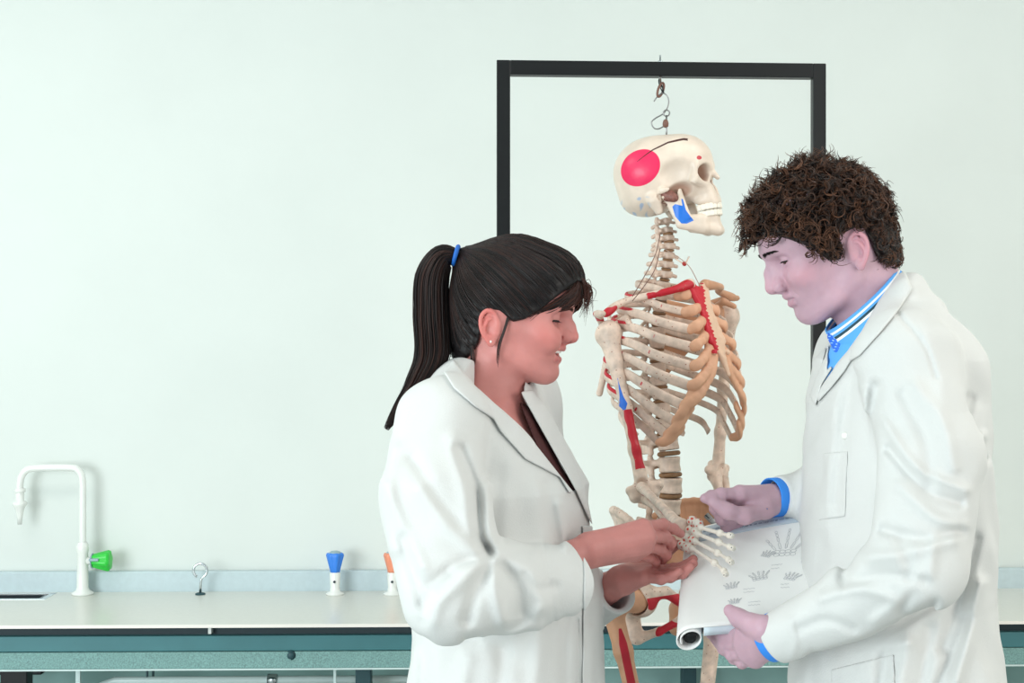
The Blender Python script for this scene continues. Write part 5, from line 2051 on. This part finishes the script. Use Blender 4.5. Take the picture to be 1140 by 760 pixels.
for pl, amp, w in [
    ([(512, 500), (528, 545), (533, 590), (545, 615)], -9, 7), ([(505, 490), (518, 540), (524, 590)], 5, 10), ([(546, 540), (545, 590), (553, 622)], 4, 8), ([(460, 510), (490, 560), (525, 600), (545, 615)], -4, 8),
    ([(470, 545), (500, 585), (530, 612)], 5, 9), ([(540, 622), (520, 640), (490, 668), (480, 690)], 6, 9), ([(545, 628), (530, 655), (520, 690)], -6, 8), ([(550, 625), (552, 660), (560, 690)], 6, 8),
    ([(556, 625), (575, 650), (580, 680)], -5, 8), ([(560, 620), (590, 640), (605, 672)], 5, 9), ([(500, 640), (478, 665), (475, 690)], -5, 8), ([(535, 620), (505, 630), (478, 650)], -5, 7),
    ([(590, 690), (560, 705), (520, 712)], -4, 7), ([(600, 680), (580, 700), (540, 712)], 4, 7), ([(585, 640), (600, 655), (618, 652)], -3, 6), ([(440, 500), (432, 560), (440, 610)], 4, 9), ([(450, 600), (462, 640), (470, 670)], -5, 8),
    ([(430, 540), (450, 590), (470, 630)], 5, 8), ([(560, 612), (590, 612)], -1.2, 6)]:
    fold(c, pl, amp, w, 1.92, tol=.14)
for pl, amp, w in [
    ([(570, 520), (560, 570), (562, 610)], 3, 12), ([(610, 540), (612, 580), (618, 600)], -3, 9), ([(630, 690), (628, 730), (628, 775)], -3, 6), ([(600, 700), (598, 740), (595, 775)], 4, 10), ([(560, 725), (556, 775)], -4, 10), ([(520, 735), (512, 775)], 4, 10), ([(475, 705), (470, 775)], -5, 9),
    ([(622, 562), (630, 610)], 3, 5), ([(658, 700), (659, 775)], 2, 5)]:
    fold(c, pl, amp, w, 2.08, tol=.12)
# stitched cuff band
fold(c, [(606, 606), (612, 650), (618, 697)], -1.2, 2.4, 2.0, tol=.10, gain=1)
fold(c, [(643, 690), (644, 730), (643, 790)], -4, 2.0, 2.06, tol=.10, gain=1)
cloth_noise(c, 1.5, 40, 2.1)
wcoat = c.obj('lab_coat', .0024, M_coat, wom, margin=.012)
patch(c, 'lapel', [(505, 400), (529, 431), (560, 457), (592, 489), (638, 547), (634, 549), (623, 531), (585, 511), (557, 480), (549, 466), (528, 452), (505, 432), (494, 414)], 2.1, -.004, .0055, .0018, M_coat, wom, yfar=(1.9, 2.22))
patch(c, 'lapel', [(579, 436), (604, 481), (641, 546), (654, 575), (660, 585), (652, 545), (632, 495), (610, 455), (594, 434)], 2.2, -.004, .0055, .0018, M_coat, wom, yfar=(2.0, 2.42))
patch(c, 'front_placket', [(648, 585), (650, 640), (648, 790), (674, 790), (672, 640), (662, 585)], 2.12, -.004, .0032, .0018, M_coat, wom, rnd=.002, yfar=(1.95, 2.3))
tb = Sdf()
loft(tb, WB_, WO, [(z, fc, a - .006, b - .010) for z, fc, a, b in wsec[1:6]])
M_vest = mat('dark_top', (70, 26, 26), rough=.8, bump=.1)
patch(tb, 'dark_top', [(578, 447), (588, 452), (612, 492), (645, 548), (640, 560), (622, 534), (602, 508)], 2.15, -.004, .002, .0018, M_vest, wom, rnd=.002, yfar=(2.0, 2.3))
M_trousw = mat('black_trousers', (36, 36, 42), rough=.85)
for q in (-1, 1):
    Sdf().chain([TW(0, q * .09, .88), TW(.02, q * .09, .47), TW(-.02, q * .09, .10)], [.086, .066, .056], k=.02).obj('trouser_leg', .005, M_trousw, wom)
    s_ = Sdf().chain([TW(-.04, q * .09, .042), TW(.07, q * .10, .038), TW(.14, q * .10, .030)], [.036, .036, .028], k=.02)
    s_.add(lambda P: -P[:, 2], (0, 0, 0), 9, 'i', .002)
    s_.obj('shoe', .004, M_shoe, wom)

# ---- hair: combed back into a tie, ponytail, loose fringe
r = np.random.default_rng(21)
gh = Sdf()
gh.ell(wh(-2, 0, 58), (.090, .075, .092), wh.R).ell(wh(-28, 0, 46), (.067, .069, .066), wh.R, k=.03).ell(wh(-38, 0, -4), (.044, .050, .046), wh.R, k=.03).ell(wh(46, 0, 66), (.050, .064, .054), wh.R, k=.03).ell(wh(54, 0, 98), (.038, .056, .038), wh.R, k=.03).ell(wh(-44, 0, -36), (.034, .050, .040), wh.R, k=.03)
gh.cone(wh(26, 58, 26), wh(26, -58, 26), .012, .012, k=.03)
tie = wh(-94, 0, 94)
gh.cone(wh(-70, 0, 84), tie, .030, .014, k=.03)


def wline(f):
    return np.interp(f, [-120, -62, -45, -34, -29, -26, -6, 4, 18, 34, 52, 68, 80, 92, 130], [-66, -66, -56, -42, -26, 26, 30, 26, 18, 26, 44, 66, 84, 100, 108])


hm = Sdf()
hm.P = list(gh.P)
rt_ = R_(0)


def groove(P):
    q = wh.loc(P) - np.array([-94, 0, 94])
    a = np.arctan2(q[:, 1], q[:, 0] + 4)
    b = np.arctan2(q[:, 2], np.hypot(q[:, 0] + 4, q[:, 1]))
    return (.0003 * np.sin(a * 70 + b * 38) + .0004 * np.sin(a * 31 - b * 60 + 1) + .0004 * np.sin(b * 24 + a * 9)).astype(np.float32)


hm.add(groove, (0, 0, 0), 9, 'd')
hm.add(lambda P: ((wline(wh.loc(P)[:, 0]) - wh.loc(P)[:, 2]) * .0007), (0, 0, 0), 9, 'i', .003)
hv, hf = hm.mesh(.0018)
# strands over it
N1 = 2600
d_ = r.normal(size=(N1 * 2, 3))
d_ /= np.linalg.norm(d_, axis=1)[:, None]
sd = project(gh, wh(0, 0, 45) + (d_ * [.1, .085, .1]) @ wh.R.T, 5, .0005)
ql = wh.loc(sd)
keep = (ql[:, 2] > wline(ql[:, 0]) - 1) & (ql[:, 2] < wline(ql[:, 0]) + 85)
sd = sd[keep][:N1]
M_ = 12
ts = np.linspace(0, 1, M_)
tie_s = tie + wh.R[:, 0] * .008
allp = []
for p in sd:
    p2 = p + (tie_s - p) * ts[:, None] ** 1.0
    bul = wh(0, 0, 40)
    p2 = p2 + (p2 - bul) / np.linalg.norm(p2 - bul, axis=1)[:, None] * (.03 * np.sin(ts * np.pi))[:, None]
    allp.append(p2)
A = np.array(allp)
Pp = project(gh, A.reshape(-1, 3), 4, .0)
offs = np.repeat(r.random(len(sd)) * .0018 + .0002, M_)
cen = wh(-5, 0, 45)
o_ = Pp - cen
Pp = Pp + o_ / np.linalg.norm(o_, axis=1)[:, None] * offs[:, None]
S1 = list(Pp.reshape(len(sd), M_, 3))
R1 = [np.full(M_, .0006) * np.interp(ts, [0, .1, 1], [.4, 1, 1]) for _ in S1]
v, fq = tubes(S1, R1, 3, False)
tipv = np.repeat(np.repeat(r.random(len(S1)) ** 3 * .5, M_), 3)
# fringe: swept from the crown over the forehead and down the near temple
S2, R2, T2 = [], [], []
for k in range(300):
    t = r.random()
    sd_ = -1 if r.random() < .8 else 1
    p0 = wh(48 + 26 * r.random(), -30 + 44 * r.random(), 118 - 10 * r.random())
    p1 = wh(84 + 8 * r.random(), sd_ * (6 + 20 * t), 88 + 10 * r.random())
    p2 = wh(92 - 22 * t * (sd_ < 0) + 3 * r.normal(), sd_ * (16 + 40 * t), 70 - 10 * t + 4 * r.normal())
    p3 = wh(56 - 26 * t + 3 * r.normal(), sd_ * (52 + 13 * t), 46 - 14 * t + 3 * r.normal())
    L = project(gh, spline([p0, p1, p2, p3], 16), 2, .002)
    L = .35 * L + .65 * spline([p0, p1, p2, p3], 16)
    S2.append(L)
    R2.append(.0008 * np.interp(np.linspace(0, 1, 16), [0, .15, .8, 1], [.5, 1, .9, .2]))
    T2.append(r.random() * .9)
for k in range(90):                                     # loose wisps standing off the forehead
    p0 = wh(56 + 20 * r.random(), -20 + 34 * r.random(), 116 - 8 * r.random())
    p1 = wh(92 + 8 * r.random(), -12 + 22 * r.random(), 98 + 8 * r.random())
    p2 = wh(109 + 7 * r.normal() * .6, -12 + 20 * r.random(), 86 + 6 * r.normal())
    p3 = wh(110 + 6 * r.normal(), -14 + 22 * r.random(), 64 + 9 * r.normal())
    S2.append(spline([p0, p1, p2, p3], 16))
    R2.append(.0006 * np.interp(np.linspace(0, 1, 16), [0, .15, .7, 1], [.5, 1, .8, .2]))
    T2.append(.5 + r.random() * .5)
for k in range(26):                                     # strands in front of the ear and at the nape
    a = r.random()
    if k < 12:
        L = spline([wh(8 + 5 * a, -71, 30), wh(7 + 4 * a, -72, 4), wh(4 + 5 * a, -69, -22), wh(6 + 6 * a, -62, -44 - 12 * a)], 14)
    else:
        L = spline([wh(-42, -58, -2), wh(-40 + 4 * a, -55, -30), wh(-34 + 8 * a, -52, -58), wh(-30 + 8 * a, -50, -84 - 14 * a)], 14)
    S2.append(L)
    R2.append(.0006 * np.interp(np.linspace(0, 1, 14), [0, .15, .7, 1], [.7, 1, .8, .2]))
    T2.append(.4 * a)
v2, f2 = tubes(S2, R2, 3, False)
tip2 = np.concatenate([np.full(len(L) * 3, t) * 1. for L, t in zip(S2, T2)])
me = mesh_np('hair', np.vstack([hv, v, v2]), np.vstack([hf, fq[0] + len(hv), f2[0] + len(hv) + len(v)]))
attr(me, 'tip', np.concatenate([np.zeros(len(hv)), tipv, tip2]))
whair = put('hair', me, M_hairw, wom)
# ponytail
PT = np.array([at(507, 284, 2.2), at(492, 287, 2.2), at(481, 310, 2.195), at(480, 350, 2.19), at(481, 395, 2.175), at(466, 428, 2.15), at(444, 456, 2.13), at(427, 482, 2.115)])
PW_ = [.010, .018, .024, .025, .025, .019, .009, .0015]
core = spline(PT, 40)
cw = np.interp(np.linspace(0, 1, 40), np.linspace(0, 1, 8), PW_)
pg = Sdf().chain(core[::2], cw[::2] * np.interp(np.arange(0, 40, 2), [0, 28, 40], [.86, .84, .3]), k=.006)
pv, pf = pg.mesh(.0022)
S3, R3, T3 = [], [], []
T_ = np.gradient(core, axis=0)
T_ /= np.linalg.norm(T_, axis=1)[:, None]
n1 = np.cross(T_, [0, 1., 0])
n1 /= np.linalg.norm(n1, axis=1)[:, None]
n2 = np.cross(T_, n1)
for k in range(760):
    a, rr = r.random() * 6.283, .72 + .36 * r.random() ** 2
    endk = int(40 * (.78 + .22 * r.random() ** .6))
    wob = .0016 * np.sin(np.linspace(0, 5, 40) + r.random() * 6)
    L = core + n1 * (np.cos(a) * rr * cw + wob)[:, None] + n2 * (np.sin(a) * rr * cw * 1.1)[:, None]
    S3.append(L[:endk])
    R3.append(.00075 * np.interp(np.linspace(0, 1, endk), [0, .1, .75, 1], [.8, 1, .9, .15]))
    T3.append(r.random() ** 3 * .5)
v3, f3 = tubes(S3, R3, 3, False)
me = mesh_np('ponytail', np.vstack([pv, v3]), np.vstack([pf, f3[0] + len(pv)]))
attr(me, 'tip', np.concatenate([np.zeros(len(pv)), np.concatenate([np.full(len(L) * 3, t) for L, t in zip(S3, T3)])]))
put('ponytail', me, M_hairw, whair)
tube_obj('hair_tie', [[at(507.5, 284.5, 2.2) + .0145 * (math.cos(t) * V3(.25, 0, .97) + math.sin(t) * V3(0, 1, 0)) for t in np.linspace(0, 2 * np.pi, 28)]], .0036, mat('hair_tie_blue', (20, 100, 190), rough=.6), whair, 8)
# ================================================================ THE CHART THE TWO LOOK AT
CB0, CB1, CT0, CT1 = at(770, 699, 2.045), at(910, 693, 2.075), at(775, 588, 2.27), at(912, 560, 2.29)
ch = thing('anatomy_chart', 'white anatomy flip chart with line drawings of hand bones, its near edge rolled up', 'chart', at(830, 640, 2.15))
M_paper = mat('chart_paper', (248, 248, 246), rough=.6, spec=.3)
M_print = mat('print_grey', (196, 197, 202), rough=.7)
M_strip = mat('header_strip', (196, 208, 220), rough=.5)


def page(s, t, off=0.):
    """s from the rolled edge to the held edge, t from the near edge to the far one"""
    p = (CB0 * (1 - s) + CB1 * s) * (1 - t) + (CT0 * (1 - s) + CT1 * s) * t
    n = np.cross(CB1 - CB0, CT0 - CB0)
    n /= np.linalg.norm(n)
    return p + n * (off - .010 * math.sin(math.pi * t) * (1 - .3 * s) + .004 * math.sin(3 * s))


PN = np.cross(CB1 - CB0, CT0 - CB0)
PN /= np.linalg.norm(PN)
es = (CB1 - CB0) / np.linalg.norm(CB1 - CB0)
nt_, ns_ = 24, 30
rows = []
for t in np.linspace(0, 1, nt_):
    line = [page(s, t) for s in np.linspace(1, 0, ns_)]
    p0 = line[-1]
    r0 = .021 - .004 * t
    c0 = p0 - PN * r0
    for a in np.linspace(0, 2 * np.pi * 1.35, 46)[1:]:
        r_ = r0 - .0055 * a / 6.28
        line.append(c0 + PN * math.cos(a) * r_ - es * math.sin(a) * r_ + PN * (0.))
    rows.append(line)
Gp = np.array(rows)


def sheet(name, G, th, mat_, parent):
    """thicken a grid along its own normal"""
    du = np.gradient(G, axis=1)
    dv = np.gradient(G, axis=0)
    n = np.cross(du, dv)
    n /= np.maximum(np.linalg.norm(n, axis=2), 1e-9)[..., None]
    a, b = G.shape[:2]
    V = np.concatenate([(G + n * th / 2).reshape(-1, 3), (G - n * th / 2).reshape(-1, 3)])
    i = np.arange(a * b).reshape(a, b)
    f = [np.stack([i[:-1, :-1], i[:-1, 1:], i[1:, 1:], i[1:, :-1]], -1).reshape(-1, 4)]
    j = i + a * b
    f.append(np.stack([j[:-1, :-1], j[1:, :-1], j[1:, 1:], j[:-1, 1:]], -1).reshape(-1, 4))
    for e in (i[0], i[-1][::-1], i[:, -1], i[::-1, 0]):
        f.append(np.stack([e[:-1], e[:-1] + a * b, e[1:] + a * b, e[1:]], -1))
    return put(name, mesh_np(name, V, np.concatenate(f)), mat_, parent)


sheet('page', Gp, .0016, M_paper, ch)
tube_obj('roll_dark_core', [[page(0, t) - PN * (.021 - .004 * t) for t in np.linspace(.02, .98, 12)]], .0095, M_black, ch, 16)  # black core added so the hollow of the roll looks shaded
Gb = np.array([[page(s, t, -.0085) for s in np.linspace(1, .10, 16)] for t in np.linspace(0, 1, 18)])
sheet('page_stack', Gb, .0145, mat('page_edges', (214, 226, 234), rough=.6), ch)
Gs = np.array([[page(s, t, .0011) for s in np.linspace(.98, .02, 16)] for t in np.linspace(.86, .985, 5)])
sheet('header_strip', Gs, .0004, M_strip, ch)
rk = np.random.default_rng(4)
lines = []
for t0 in (.945, .905):
    s = .06
    while s < .9:
        w_ = .012 + .03 * rk.random()
        lines.append([page(s + w_ * q, t0 + .007 * math.sin(q * 17 + s * 90), .0017) for q in np.linspace(0, 1, 9)])
        s += w_ + .012
tube_obj('heading_print', lines, .00035, mat('print_blue', (120, 140, 166)), ch, 4)


def loopb(cx, cy, dx, dy, w, n=12):
    """outline of one little bone from (cx,cy) along (dx,dy), in page units"""
    out = []
    ln = math.hypot(dx, dy)
    ux, uy = dx / ln, dy / ln
    for a in np.linspace(0, 2 * np.pi, n):
        x = .5 * ln * math.cos(a) * (1 + .0)
        y = w * math.sin(a) * (.62 + .38 * abs(math.cos(a)))
        out.append((cx + dx / 2 + ux * x - uy * y, cy + dy / 2 + uy * x + ux * y))
    return out


def draw_hand(cx, cy, sc, rotd, part, full=True):
    L = []
    ca, sa = math.cos(R_(rotd)), math.sin(R_(rotd))

    def tr(pts):
        return [page(cx + sc * (x * ca - y * sa) * 1.25, cy + sc * (x * sa + y * ca) * .72, .0012) for x, y in pts]
    for row in range(2):
        for k in range(4):
            a = np.linspace(0, 2 * np.pi, 11)
            L.append(tr([(.10 * (k - 1.5) + .052 * math.cos(q), -.30 + .10 * row + .05 * math.sin(q)) for q in a]))
    for k in range(5):
        an = R_(90 + (2 - k) * 15)
        x, y = .09 * (k - 2), -.14 + .03 * (2 - abs(k - 2)) / 2
        segs = (.26, .17, .12, .09) if k else (.18, .14, .11)
        if not full:
            segs = segs[:1]
        for ln in segs:
            dx, dy = ln * .92 * math.cos(an), ln * .92 * math.sin(an)
            L.append(tr(loopb(x, y, dx, dy, .028)))
            x += ln * math.cos(an)
            y += ln * math.sin(an)
    tube_obj(part, L, .00032, M_print, ch, 4)


draw_hand(.74, .68, .36, -6, 'hand_drawing')
draw_hand(.52, .46, .24, 8, 'wrist_drawing', False)
draw_hand(.80, .42, .20, -25, 'wrist_drawing', False)
draw_hand(.30, .40, .18, 4, 'wrist_drawing', False)
draw_hand(.33, .24, .15, 0, 'wrist_drawing', False)
draw_hand(.60, .64, .16, -30, 'wrist_drawing', False)
for (a, b, c_) in ((.62, .52, .10), (.40, .33, .12), (.70, .34, .10), (.44, .20, .10), (.86, .55, .07)):
    lines = [[page(a + c_ * q, b - .03 * k + .004 * math.sin(q * 23 + k), .0012) for q in np.linspace(0, .6 + .4 * rk.random(), 8)] for k in range(2)]
    tube_obj('caption_print', lines, .00028, M_print, ch, 4)
# ================================================================ LIGHT AND CAMERA
w = bpy.data.worlds.new('room_light')
SC.world = w
w.use_nodes = True
w.node_tree.nodes['Background'].inputs[0].default_value = (.88, .96, 1.0, 1)
w.node_tree.nodes['Background'].inputs[1].default_value = .46


def area(name, loc, target, sx, sy, power, col):
    l = bpy.data.lights.new(name, 'AREA')
    l.shape = 'RECTANGLE'
    l.size, l.size_y = sx, sy
    l.energy = power
    l.color = col
    o = bpy.data.objects.new(name, l)
    COL.objects.link(o)
    o.location = loc
    o.rotation_euler = (Vector(target) - Vector(loc)).to_track_quat('-Z', 'Y').to_euler()
    return o


area('window_light', (-2.6, -.6, 1.5), (0, 2.6, 1.15), 1.8, 1.6, 88, (.90, .98, 1.0))
area('window_light', (2.6, .2, 2.0), (.6, 2.4, 1.3), 1.4, 1.6, 30, (1.0, .93, .86))
for x in (-1.5, 1.4):
    area('ceiling_light', (x, 2.3, 2.86), (x, 2.3, 0), 1.2, .5, 9, (1.0, .97, .93))

cam = bpy.data.cameras.new('camera')
cam.lens = 50
cam.sensor_width = 36
cam.clip_start = .05
co = bpy.data.objects.new('camera', cam)
COL.objects.link(co)
co.location = (0, 0, EYE)
co.rotation_euler = (R_(90), 0, 0)
SC.camera = co
SC.view_settings.view_transform = 'Standard'
SC.view_settings.look = 'None'
SC.view_settings.gamma = 1
SC.view_settings.exposure = .27
SC.view_settings.use_curve_mapping = False
